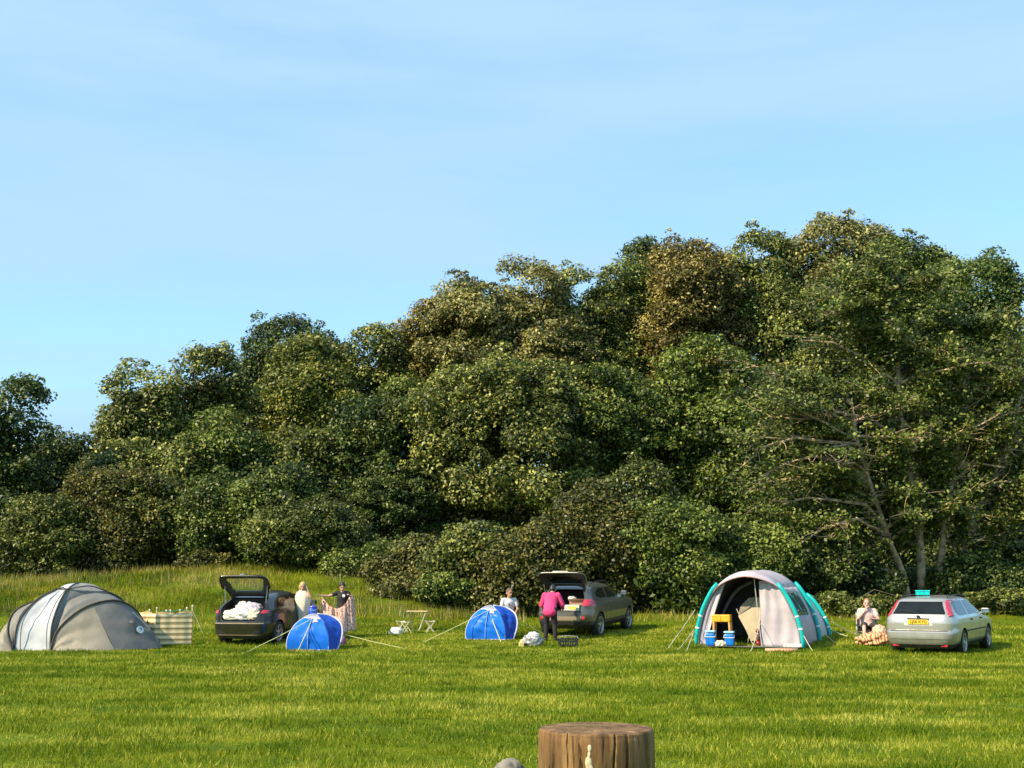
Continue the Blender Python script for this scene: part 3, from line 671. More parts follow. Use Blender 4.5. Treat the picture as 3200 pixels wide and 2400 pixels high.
# ---- silver estate
def silver_estate():
    c = Car(dict(rear=[(.22, -2.12), (.30, -2.22), (.45, -2.28), (.60, -2.28), (.645, -2.24), (.66, -2.21), (.85, -2.22), (1.0, -2.18), (1.06, -2.13), (1.36, -1.90), (1.42, -1.80), (1.455, -1.45), (1.475, -.9), (1.485, -.6)],
                 front=[(.22, 2.05), (.30, 2.2), (.5, 2.27), (.65, 2.22), (.75, 2.1), (.85, 1.75), (.92, 1.25), (.97, 1.12), (1.36, .38), (1.42, .15), (1.455, -.05), (1.475, -.25), (1.485, -.4)],
                 width=[(.22, .80), (.35, .885), (.55, .915), (.8, .915), (.93, .89), (1.0, .855), (1.36, .675), (1.42, .62), (1.455, .52), (1.475, .36), (1.485, .2)],
                 pe=[(.2, 8), (1.0, 9), (1.4, 7), (1.48, 4)], wb=2.64, wo=.02, wr=.32, track=.90, clad=.27))
    P = paint('silver car paint', (.50, .49, .46))
    r = place_car('estate_car', 'silver estate car parked on the right with a turquoise box on its roof', 2862, 32.5, 33, c)
    c.body(P, r)
    MB().grid(c.back(dense([(1.05, -.72, .72), (1.08, -.74, .74), (1.33, -.62, .62), (1.36, -.58, .58)]))).build('rear_window', GLASS, r, smooth=True)
    MB().grid(c.frontp(dense([(1.0, -.70, .70), (1.34, -.58, .58)]))).build('windscreen', GLASS, r, smooth=True)
    for sg in (1, -1):
        for (rows) in ([(1.0, .42, 1.02), (1.02, .42, 1.0), (1.36, .42, .47)], [(1.0, -.55, .34), (1.36, -.50, .34)], [(1.0, -1.42, -.66), (1.03, -1.58, -.66), (1.1, -1.68, -.65), (1.28, -1.62, -.62), (1.36, -1.42, -.60)]):
            MB().grid(c.side(dense(rows), .005, sgn=sg), flip=sg < 0).build('side_window', GLASS, r, smooth=True)
        for y in (1.12, .38, -.62): MB().grid(c.side(dense([(.34, y - .006, y + .006), (.98, y - .006, y + .006)]), .003, 1, sgn=sg)).build('door_seam', PLASTIC, r)
        MB().grid(c.side(dense([(.585, -1.0, 1.0), (.62, -1.0, 1.0)], 1), .014, sgn=sg)).build('side_rubbing_strip', PLASTIC, r)
        for y in (-.48, .52):
            MB().box((sg * (c.X(y, .87) + .012), y, .87), (.03, .17, .035), ch=.008).build('door_handle', PLASTIC, r)
        # high tail lamps on the rear pillars
        rows = dense([(1.0, sg * .755, sg * .83), (1.10, sg * .70, sg * .79), (1.22, sg * .645, sg * .735), (1.385, sg * .595, sg * .66)])
        g = c.back(rows, .02, 6); MB().grid(g, flip=sg < 0).build('tail_light', RED, r, smooth=True, solid=.03)
        MB().grid(c.back(dense([(1.10, sg * .70, sg * .765), (1.17, sg * .675, sg * .745)], 2), .037, 5), flip=sg < 0).build('reversing_light', CLEAR, r)
        MB().box((sg * .60, c.Yr(.6, .26) - .015, .275), (.17, .03, .055), ch=.012).build('rear_reflector', RED, r)
        rr = MB().tube([(sg * .585, -1.55, 1.425), (sg * .57, -1.45, 1.475), (sg * .55, -.8, 1.505), (sg * .55, -.1, 1.495), (sg * .58, .1, 1.44)], .014, 8); rr.build('roof_rail', PLASTIC, r, smooth=True)
        MB().grid(c.frontp(dense([(.62, sg * .55, sg * .84), (.74, sg * .6, sg * .82)], 3), .01, 6), flip=sg > 0).build('headlight', CLEAR, r)
    # gate seam, bumper, plate
    MB().grid(c.back(dense([(.635, -.80, .80), (.655, -.80, .80)], 1), .006)).build('bumper_seam', PLASTIC, r)
    MB().grid(c.back(dense([(.44, -.86, .86), (.475, -.86, .86)], 1), .012)).build('bumper_crease', P, r)
    MB().grid(c.back(dense([(.20, -.74, .74), (.27, -.80, .80)], 1), .01)).build('lower_bumper', PLASTIC, r)
    rec = MB(); rec.grid(c.back(dense([(.77, -.36, .36), (.94, -.33, .33)], 2), .004)); rec.build('plate_surround', mat('pale silver', (.7, .68, .65), .4, metal=.3), r)
    MB().box((0, -2.235, .945), (.56, .03, .03), ch=.008).build('tailgate_handle', PLASTIC, r)
    pl = MB().box((0, -2.238, .86), (.52, .012, .115), ch=.004).build('number_plate', mat('yellow plate', (.80, .50, .02), .4, var=.04), r)
    text_mesh('LJ06 KYG', .105, 'plate_lettering', PLASTIC, pl, Matrix.Translation((.012, -2.2455, .86)) @ rot90())
    bd = MB().lathe([(.062, 0), (.062, .012), (.055, .016)], 24, Matrix.Translation((0, -2.218, 1.0)) @ rot90() @ Matrix.Diagonal((1, .42, 1, 1))).build('oval_badge', mat('dark badge', (.05, .05, .07), .3, metal=.5), r)
    text_mesh('Focus', .05, 'model_script', mat('grey badge', (.25, .25, .26), .4, metal=.5), r, Matrix.Translation((-.60, -2.215, .975)) @ rot90())
    w_ = MB(); w_.tube([(0, -2.14, 1.07), (-.28, -2.11, 1.12), (-.5, -2.09, 1.13)], .009, 6); w_.build('rear_wiper', PLASTIC, r)
    MB().box((.02, -1.83, 1.36), (.16, .05, .035), ch=.01).build('high_brake_light', RED, r)
    a = MB().tube([(0, -1.35, 1.46), (0, -1.62, 1.66)], .004, 5); a.build('aerial', PLASTIC, r)
    mirrors(c, r, .92, .99, P); wheels(c, r, 7)
    return c, r
# ---- dark hatchback with raised tailgate
def dark_hatch():
    c = Car(dict(rear=[(.20, -2.0), (.30, -2.08), (.50, -2.11), (.62, -2.11), (.66, -2.06), (.9, -2.02), (1.0, -1.94), (1.15, -1.75), (1.28, -1.42), (1.36, -1.08), (1.42, -.62), (1.445, -.3)],
                 front=[(.20, 2.0), (.30, 2.12), (.5, 2.15), (.7, 2.05), (.85, 1.75), (.95, 1.35), (1.0, 1.2), (1.28, .6), (1.36, .38), (1.42, .12), (1.445, -.02)],
                 width=[(.20, .76), (.35, .86), (.6, .885), (.85, .885), (.95, .86), (1.05, .80), (1.28, .655), (1.36, .58), (1.42, .42), (1.445, .2)],
                 pe=[(.2, 7), (1.0, 7), (1.3, 6), (1.44, 4)], wb=2.62, wo=.05, wr=.32, track=.87, clad=.30))
    P = paint('dark bronze grey paint', (.036, .031, .023), .26, .6)
    r = place_car('hatchback_car', 'dark bronze hatchback with its tailgate raised and white bags in the boot', 748, 35.7, 14, c)
    c.body(P, r, dict(y0=-3, y1=-1.25, sec=[(.70, .46), (.74, .52), (.98, .60), (1.06, .62), (1.30, .50)]))
    MB().box((0, -1.28, .98), (1.14, .04, .56)).build('rear_seat_back', LINING, r)
    MB().tube([(-.55, -1.3, .98), (.55, -1.3, .98)], .03, 8).build('parcel_shelf_roller', PLASTIC, r)
    for sg in (1, -1):
        for rows in ([(1.0, .40, 1.12), (1.03, .40, 1.06), (1.27, .40, .62), (1.31, .40, .50)], [(1.0, -.50, .32), (1.31, -.42, .32)], [(1.03, -1.25, -.60), (1.12, -1.2, -.58), (1.27, -.95, -.54), (1.31, -.75, -.52)]):
            MB().grid(c.side(dense(rows), .005, sgn=sg), flip=sg < 0).build('side_window', GLASS, r, smooth=True)
        for y in (1.15, .36, -.72): MB().grid(c.side(dense([(.34, y - .006, y + .006), (.98, y - .006, y + .006)]), .003, 1, sgn=sg)).build('door_seam', PLASTIC, r)
        MB().grid(c.back(dense([(.90, sg * .64, sg * .80), (.98, sg * .66, sg * .79)], 3), .015, 6), flip=sg < 0).build('tail_light', RED, r, solid=.02)
        # dark triangular rear fog recesses
        MB().grid(c.back(dense([(.33, sg * .30, sg * .74), (.46, sg * .56, sg * .70)], 2), .006, 6), flip=sg < 0).build('exhaust_recess', PLASTIC, r)
        MB().box((sg * (c.X(.5, .85) + .012), .5, .85), (.03, .17, .03), ch=.008).build('door_handle', P, r)
        MB().grid(c.frontp(dense([(.62, sg * .55, sg * .80), (.74, sg * .6, sg * .78)], 3), .01, 6), flip=sg > 0).build('headlight', CLEAR, r)
    MB().grid(c.frontp(dense([(1.02, -.64, .64), (1.28, -.52, .52)]))).build('windscreen', GLASS, r, smooth=True)
    MB().grid(c.back(dense([(.62, -.74, .74), (.65, -.73, .73)], 1), .012)).build('bumper_top_edge', mat('pale bumper edge', (.28, .22, .15), .35, metal=.4), r)  # paler strip along the bumper edge
    MB().grid(c.back(dense([(.30, -.66, .66), (.325, -.67, .67)], 1), .012)).build('bumper_lower_lip', mat('pale bumper edge', (.28, .22, .15), .35, metal=.4), r)
    hg = (0, -1.30, 1.32)
    o, T = tailgate(c, [(.70, .60), (.95, .76), (1.06, .76), (1.30, .56)], (.99, 1.25, .80), hg, -R(80), P, r, glassm=mat('clear tailgate glass', (.25, .3, .25), .05, alpha=.3))
    for sg in (1, -1):
        q = T @ Vector((sg * .66, -1.75, 1.1)); MB().tube([(sg * .62, -1.62, 1.12), q], .012, 6).build('gas_strut', ALLOY, r)
    mirrors(c, r, 1.0, .97, P); wheels(c, r, 6)
    MB().lathe([(.07, 0), (.07, .01), (.05, .015)], 20, T @ Matrix.Translation((0, c.Yr(0, .88) - .012, .88)) @ rot90()).build('badge', ALLOY, o)
    return c, r
# ---- grey crossover with raised tailgate
def crossover():
    c = Car(dict(rear=[(.28, -1.97), (.40, -2.1), (.6, -2.15), (.74, -2.14), (.80, -2.08), (1.0, -2.06), (1.1, -2.0), (1.42, -1.74), (1.50, -1.6), (1.55, -1.2), (1.58, -.6)],
                 front=[(.28, 2.0), (.40, 2.12), (.7, 2.15), (.9, 2.05), (1.02, 1.7), (1.08, 1.25), (1.12, 1.1), (1.42, .45), (1.50, .2), (1.55, 0), (1.58, -.15)],
                 width=[(.28, .80), (.40, .89), (.7, .915), (.95, .905), (1.05, .87), (1.42, .69), (1.50, .61), (1.55, .46), (1.58, .2)],
                 pe=[(.2, 7), (1.0, 8), (1.4, 6), (1.58, 4)], wb=2.63, wo=.03, wr=.355, track=.90, clad=.50))
    P = paint('grey beige crossover paint', (.135, .128, .115))
    r = place_car('crossover_car', 'grey crossover in the centre with its tailgate raised over an open loaded boot', 1757, 37.9, 24, c)
    c.body(P, r, dict(y0=-3, y1=-1.15, sec=[(.80, .50), (.84, .56), (1.08, .62), (1.2, .62), (1.42, .52)]))
    MB().box((0, -1.18, 1.08), (1.16, .04, .52)).build('rear_seat_back', LINING, r)
    for x in (-.35, .35): MB().box((x, -1.14, 1.36), (.24, .08, .14), ch=.03).build('headrest', LINING, r)
    for sg in (1, -1):
        for rows in ([(1.14, .40, 1.0), (1.42, .40, .50)], [(1.12, -.48, .32), (1.42, -.42, .32)], [(1.14, -1.02, -.58), (1.2, -1.32, -.57), (1.30, -1.28, -.55), (1.42, -.98, -.52)]):
            MB().grid(c.side(dense(rows), .005, sgn=sg), flip=sg < 0).build('side_window', GLASS, r, smooth=True)
        for y in (1.1, .36, -.62): MB().grid(c.side(dense([(.52, y - .006, y + .006), (1.08, y - .006, y + .006)]), .003, 1, sgn=sg)).build('door_seam', ALLOY if sg > 0 else PLASTIC, r)
        MB().grid(c.back(dense([(.95, sg * .66, sg * .88), (1.02, sg * .62, sg * .87), (1.13, sg * .64, sg * .80)], 3), .02, 8), flip=sg < 0).build('tail_light', RED, r, solid=.03)
        MB().grid(c.back(dense([(1.04, sg * .68, sg * .82), (1.09, sg * .67, sg * .80)], 1), .038, 4), flip=sg < 0).build('reversing_light', CLEAR, r)
        MB().lathe([(.05, 0), (.05, .02)], 16, Matrix.Translation((sg * .66, c.Yr(.66, .62) + .006, .62)) @ rot90()).build('rear_reflector', RED, r)
        for y in (-.5, .5): MB().box((sg * (c.X(y, 1.0) + .012), y, 1.0), (.03, .17, .035), ch=.008).build('door_handle', P, r)
        MB().tube([(sg * .60, -1.4, 1.52), (sg * .585, -1.3, 1.575), (sg * .57, -.5, 1.615), (sg * .57, .1, 1.59), (sg * .60, .25, 1.52)], .016, 8).build('roof_rail', PLASTIC, r, smooth=True)
        MB().grid(c.frontp(dense([(.75, sg * .55, sg * .82), (.9, sg * .6, sg * .8)], 3), .01, 6), flip=sg > 0).build('headlight', CLEAR, r)
    MB().grid(c.frontp(dense([(1.14, -.68, .68), (1.41, -.56, .56)]))).build('windscreen', GLASS, r, smooth=True)
    MB().grid(c.back(dense([(.53, -.55, .55), (.56, -.6, .6), (.66, -.62, .62)], 1), .014)).build('bumper_insert', mat('tan bumper insert', (.34, .27, .2), .4, metal=.3), r)
    hg = (0, -1.62, 1.49)
    o, T = tailgate(c, [(.82, .62), (1.0, .76), (1.14, .76), (1.46, .60)], (1.14, 1.40, .76), hg, -R(91), P, r, glassm=GLASS)
    MB().box((0, 0, 0), (.5, .03, .05), M=T @ Matrix.Translation((0, c.Yr(0, .92) - .02, .92)), ch=.01).build('tailgate_handle', ALLOY, o)
    for sg in (1, -1):
        q = T @ Vector((sg * .68, -1.95, 1.15)); MB().tube([(sg * .66, -1.78, 1.3), q], .012, 6).build('gas_strut', ALLOY, r)
    mirrors(c, r, .95, 1.13, P); wheels(c, r, 5)
    return c, r
CE, RE = silver_estate(); CH, RH = dark_hatch(); CX, RX = crossover()
# ------------------------------------------------------------------ tents
def fabric(name, col, rough=.55, trans=.12, var=.10, sheen=0):
    return mat(name, col, rough, var=var, scale=2.2, bump=.7, bscale=3.5, trans=trans, spec=.35)
ROPE = mat('yellow green guy rope', (.60, .58, .24), .7, var=.15)
PALEROPE = mat('pale guy rope', (.62, .60, .48), .7, var=.15)
def V3(*a): return Vector(a)
def poly(pts, n):
    """n+1 points equally spaced along a smooth (Catmull-Rom) curve through pts"""
    pts = [Vector(p) for p in pts]; P = [2 * pts[0] - pts[1]] + pts + [2 * pts[-1] - pts[-2]]; out = []
    for i in range(1, len(P) - 2):
        for k in range(16):
            t_ = k / 16; a, b, c, d = P[i - 1:i + 3]
            out.append(.5 * ((2 * b) + (c - a) * t_ + (2 * a - 5 * b + 4 * c - d) * t_ ** 2 + (3 * b - a - 3 * c + d) * t_ ** 3))
    out.append(pts[-1]); cum = [0]
    for a, b in zip(out[:-1], out[1:]): cum.append(cum[-1] + (b - a).length)
    res = []
    for k in range(n + 1):
        s_ = cum[-1] * k / n
        i = min(len(cum) - 2, max(0, int(np.searchsorted(cum, s_) - 1))); u = (s_ - cum[i]) / max(1e-9, cum[i + 1] - cum[i]); res.append(out[i].lerp(out[i + 1], min(1, max(0, u))))
    return res
def sheet(A, B, m=14, sag=0.0, wr=.012, seed=0):
    """ruled cloth between curves A and B (same length), slightly sagging and wrinkled"""
    rs = np.random.RandomState(seed); ph = rs.rand(6) * 6.28; rows = []
    n = len(A)
    for j in range(m + 1):
        t_ = j / m; row = []
        for i in range(n):
            p = A[i].lerp(B[i], t_); e = math.sin(PI * t_) * (1 if n < 3 else .35 + .65 * math.sin(PI * i / (n - 1)))
            a0 = A[max(0, i - 1)].lerp(B[max(0, i - 1)], t_); a1 = A[min(n - 1, i + 1)].lerp(B[min(n - 1, i + 1)], t_)
            nn = (a1 - a0).cross(B[i] - A[i]); nn = nn.normalized() if nn.length > 1e-8 else Vector((0, 0, 1))
            wv = math.sin(i * .9 + ph[0] + 3 * t_) * math.cos(j * .8 + ph[1] + i * .3) + .6 * math.sin(i * 1.7 + j * .5 + ph[2]) + .8 * math.sin(j * 1.1 - i * .45 + ph[3])
            row.append(p + nn * (wr * wv * e) - Vector((0, 0, 1)) * 0 + nn * sag * e)
        rows.append(row)
    return rows
def guy(root, a, b, r=.011, m=None, nm='guy_rope'):
    a = Vector(a); b = Vector(b); d = (b - a).normalized()
    o = MB().tube([a, a.lerp(b, .5) - Vector((0, 0, .015)), b], r, 6).build(nm, m or ROPE, root)
    MB().tube([b - Vector((0, 0, .06)), b + Vector((0, 0, .05)) + d * .02], .012, 6).build('tent_peg', mat('yellow tent peg', (.65, .6, .25), .5), o)
def frame(px, Y, label, cat, name, rz=0, group=None):
    p = at(px, 1830, Y); return thing(name, label, cat, (p.x, Y, gzf(p.x, Y)), rz, group)
# ---- grey three pod dome tent
def grey_tent():
    r = frame(195, 34.0, 'large grey and white dome tent pitched at the left edge of the photo', 'tent', 'dome_tent')
    W = fabric('white tent panel', (.50, .53, .58)); G = fabric('grey tent panel', (.20, .20, .19)); D = fabric('dark grey tent panel', (.17, .167, .16)); T = fabric('tan grey tent panel', (.29, .26, .205))
    PO = mat('brown tent pole sleeve', (.06, .045, .03), .7)
    n = 20
    FL = V3(-1.28, .25, 0); FR = V3(-.20, -.02, 0); BR = V3(1.25, 2.1, 0); BL = V3(-.1, 2.5, 0)
    tA = V3(-.40, .75, 1.63); tB = V3(-.08, .62, 1.62); tC = V3(.86, 1.05, 1.56); tD = V3(.3, 1.5, 1.66); pk = V3(.10, .95, 1.80)
    cA = poly([FL, V3(-1.22, .3, .75), V3(-.85, .5, 1.33), tA], n); cB = poly([FR, V3(-.23, .03, .65), V3(-.16, .3, 1.25), tB], n)
    c1 = poly([tA, V3(-.2, .85, 1.75), pk], n); c2 = poly([tB, V3(0, .78, 1.73), pk], n); c3 = poly([tC, V3(.5, 1.0, 1.75), pk], n)
    cBR = poly([BR, V3(1.35, 1.75, .8), V3(1.2, 1.35, 1.32), tC], n); cBL = poly([BL, V3(-.15, 2.4, .8), V3(0, 1.9, 1.4), tD], n); cFL2 = poly([FL, V3(-1.45, .9, .7), V3(-1.0, 1.0, 1.3), tA], n)
    MB().grid(sheet(cA, cB, 14, .10, .012, 1)).build('white_panel', W, r, smooth=True)
    MB().grid(sheet(cB, cBR, 20, .03, .015, 2)).build('grey_panel', G, r, smooth=True)
    MB().grid(sheet(cBR, cBL, 14, .12, .012, 3)).build('rear_panel', G, r, smooth=True)
    MB().grid(sheet(cBL, cA, 16, .18, .012, 4)).build('side_panel', G, r, smooth=True)
    MB().grid(sheet(c1, c2, 6, .01, .0, 5)).build('white_cap_panel', W, r, smooth=True)
    MB().grid(sheet(c2, c3, 10, .03, .0, 6)).build('grey_cap_panel', fabric('light grey tent panel', (.27, .28, .29)), r, smooth=True)
    MB().grid(sheet(c3, poly([tD, V3(.2, 1.25, 1.76), pk], n), 6, .02, .0, 6)).build('rear_cap_panel', G, r, smooth=True)
    MB().grid(sheet(poly([tD, V3(.2, 1.25, 1.76), pk], n), c1, 6, .02, .0, 6)).build('rear_cap_panel', G, r, smooth=True)
    for c in (cA, cB, cBR, cBL): MB().tube([p + V3(0, -.012, .012) for p in c], .022, 7).build('pole_sleeve', PO, r, smooth=True)
    cIn = [a.lerp(b, .20) + V3(-.02, -.03, .0) + V3(0, -.09, .05) * math.sin(PI * i / n) for i, (a, b) in enumerate(zip(cA, cB))]
    MB().tube(cIn, .011, 6).build('panel_seam', PO, r, smooth=True)
    cIn = [a.lerp(b, .90) + V3(.0, -.03, .0) + V3(0, -.05, .03) * math.sin(PI * i / n) for i, (a, b) in enumerate(zip(cA, cB))]
    MB().tube(cIn, .011, 6).build('panel_seam', PO, r, smooth=True)
    cap = poly([tA, V3(-.2, .66, 1.66), tB, V3(.45, .82, 1.70), tC], n); MB().tube([p + V3(0, 0, .01) for p in cap], .018, 6).build('cap_seam', PO, r, smooth=True)
    MB().tube([p + V3(0, 0, .01) for p in c2], .012, 6).build('cap_seam', PO, r, smooth=True)
    # right pod
    m = 26
    hp = poly([V3(-.20, -.04, 0), V3(-.10, .05, .50), V3(.30, .25, .98), V3(.78, .5, 1.25), V3(1.28, .8, 1.30), V3(1.62, 1.25, 1.04), V3(1.78, 1.7, .6), V3(1.8, 2.1, 0)], m)
    base = poly([V3(-.16, -.10, .01), V3(.4, -.20, 0), V3(1.2, -.10, 0), V3(1.8, .35, .02), V3(2.38, .95, .05), V3(2.36, 1.4, .05), V3(2.2, 1.8, .05), V3(1.85, 2.2, .05)], m)
    k = 10
    MB().grid(sheet(hp[:k + 1], base[:k + 1], 16, .05, .022, 7)).build('tan_pod_panel', T, r, smooth=True)
    MB().grid(sheet(hp[k:], base[k:], 16, -.02, .026, 8)).build('dark_pod_panel', D, r, smooth=True)
    inner = poly([V3(-.2, 0.02, 0), V3(-.19, .2, .65), V3(0, .45, 1.28), V3(.5, .9, 1.52), V3(.85, 1.1, 1.46), V3(1.1, 1.45, 1.2), V3(1.4, 1.9, .7), V3(1.3, 2.1, 0)], m)
    MB().grid(sheet(inner, hp, 12, -.05, .012, 9)).build('tunnel_panel', G, r, smooth=True)
    MB().tube([p + V3(0, -.015, .015) for p in hp], .026, 7).build('pole_sleeve', PO, r, smooth=True)
    # left pod
    hl = poly([V3(-1.25, .1, 0), V3(-1.48, .3, .45), V3(-1.52, .5, .85), V3(-1.38, .75, 1.12), V3(-1.0, 1.1, 1.30), V3(-.95, 1.6, 1.0), V3(-1.0, 2.1, 0)], m)
    bl = poly([V3(-1.26, .02, 0), V3(-1.6, -.02, 0), V3(-1.78, .08, 0), V3(-1.9, .4, 0), V3(-1.85, 1.0, 0), V3(-1.8, 1.7, 0), V3(-1.1, 2.15, 0)], m)
    MB().grid(sheet(hl, bl, 14, .05, .018, 10)).build('dark_pod_panel', T, r, smooth=True)
    il = poly([V3(-1.28, .25, 0), V3(-1.3, .3, .5), V3(-1.22, .4, .95), V3(-1.0, .6, 1.25), V3(-.7, 1.0, 1.42), V3(-.5, 1.6, 1.2), V3(-.5, 2.3, 0)], m)
    MB().grid(sheet(il, hl, 8, -.02, .01, 11)).build('tunnel_panel', G, r, smooth=True)
    MB().tube([p + V3(-.01, -.015, .01) for p in hl], .026, 7).build('pole_sleeve', PO, r, smooth=True)
    # vent hood, round badge and door zip
    c0 = base[14].lerp(hp[14], .48) + V3(-.04, -.1, .02)
    v0 = sheet(hp[k:], base[k:], 16, -.02, .026, 8); pv = v0[9][5]; nb_ = (v0[9][6] - v0[9][4]).cross(v0[11][5] - v0[7][5]).normalized()
    if nb_.y > 0: nb_ = -nb_
    Mb = Matrix.Translation(pv + nb_ * .012 + V3(.1, 0, -.05)) @ nb_.to_track_quat('Z', 'Y').to_matrix().to_4x4()
    bd = MB().lathe([(.105, 0), (.105, .01)], 28, Mb).build('round_logo_patch', mat('white patch', (.75, .75, .75), .5), r)
    lg = MB(); lg.tube([(.02, -.02, .014), (.05, .035, .014), (-.01, .045, .014)], .013, 5, True); bb = MB(); 
    bb.add(lg.v, lg.f, Mb); bb.build('logo_flame', mat('dark logo', (.05, .05, .06), .5), bd)
    hd = poly([V3(-.16, 0, 0), V3(-.08, .05, .07), V3(.02, .06, .08), V3(.14, 0, .0)], 10); h2 = [p * .9 + V3(0, -.03, .0) for p in poly([V3(-.16, -.03, 0), V3(0, -.05, .01), V3(.14, -.03, 0)], 10)]
    Mh = Matrix.Translation(pv + nb_ * .03 + V3(-.08, 0, .16)) @ nb_.to_track_quat('Z', 'Y').to_matrix().to_4x4() @ Matrix.Rotation(0, 4, 'Z')
    MB().grid([[Mh @ p for p in hd], [Mh @ (p + V3(0, 0, .06)) for p in h2]]).build('vent_hood', D, r, solid=.006)
    q = v0; MB().tube([q[3][6] + V3(0, -.02, .01), q[8][8] + V3(0, -.02, .01), q[13][9] + V3(.0, -.02, .01)], .012, 5).build('door_zip', mat('pale zip', (.5, .5, .48), .5), r)
    for a, b in ((V3(2.0, .4, .7), V3(3.0, .1, .0)), (V3(-1.5, .4, .8), V3(-2.6, -.1, 0))): pass
    MB().tube([p + V3(0, -.01, .015) for p in base[:15]], .014, 5).build('ground_hem', PO, r)
grey_tent()
# ---- striped windbreak
def windbreak():
    r = frame(505, 36.5, 'beige striped windbreak on wooden poles beside the grey dome tent', 'windbreak', 'windbreak')
    base = r.location; pts = [(400, 35.6), (425, 35.9), (458, 35.8), (490, 35.5), (495, 35.52), (530, 35.62), (560, 35.7), (607, 35.85)]
    P = []
    for px, Y in pts:
        a = at(px, 1830, Y); P.append(V3(a.x - base.x, Y - base.y, gzf(a.x, Y) - base.z))
    n = 60; c = poly(P, n); rows = []
    for j in range(13):
        t_ = j / 12; row = []
        for i, p in enumerate(c):
            wv = .008 * math.sin(i * .55 + 3 * t_) * math.sin(PI * t_) + (.05 * math.sin(i * 1.1 + t_ * 7) * math.sin(PI * t_) if i < 30 else .004 * math.sin(i * .9))
            row.append(p + V3(0, wv, .02 + t_ * (.90 + .03 * math.sin(i * .37))))
        rows.append(row)
    m, t, o = nt('striped cloth'); L = t.links.new
    tc = N(t, 'ShaderNodeTexCoord'); sx = N(t, 'ShaderNodeSeparateXYZ'); L(tc.outputs['Object'], sx.inputs[0])
    a1 = N(t, 'ShaderNodeMath', operation='MULTIPLY'); a1.inputs[1].default_value = 6.6; L(sx.outputs['Z'], a1.inputs[0]); a2 = N(t, 'ShaderNodeMath', operation='FRACT'); L(a1.outputs[0], a2.inputs[0])
    rp = ramp(t, [(0, (.85, .68, .40)), (.44, (.85, .68, .40)), (.48, (.28, .16, .07)), (.60, (.55, .44, .22)), (.76, (.17, .13, .045)), (.97, (.50, .38, .20))]); L(a2.outputs[0], rp.inputs[0])
    b = N(t, 'ShaderNodeBsdfPrincipled'); b.inputs['Roughness'].default_value = .8; L(rp.outputs[0], b.inputs['Base Color']); L(b.outputs[0], o.inputs[0])
    MB().grid(rows).build('striped_cloth', m, r, smooth=True, solid=.004)
    wd = mat('pale wooden pole', (.62, .55, .38), .6)
    for px in (413, 470, 494, 520, 535, 565, 586, 602):
        i = min(range(n + 1), key=lambda k: abs((c[k].x + base.x) - at(px, 1830, c[k].y + base.y).x))
        q = c[i] + V3(0, .045, 0); h = 1.0 + .05 * ((px * 7) % 5 - 2) / 2
        MB().tube([q, q + V3(0, 0, h)], .014, 7).build('pole', wd, r)
        MB().lathe([(.0, h - .01), (.022, h), (.026, h + .025), (.012, h + .045), (0, h + .05)], 10, Matrix.Translation(q), cap=False).build('pole_knob', mat('white knob', (.75, .75, .7), .5), r, smooth=True)
    MB().tube([c[-1] + V3(0, 0, .92), c[-1] + V3(.25, .1, .35)], .006, 5).build('tie_cord', PALEROPE, r)
    MB().tube([c[38] + V3(0, -.03, .94), c[46] + V3(0, -.03, .95), c[56] + V3(0, -.03, .95)], .009, 5).build('green_top_cord', mat('green cord', (.08, .3, .15), .6), r)
windbreak()
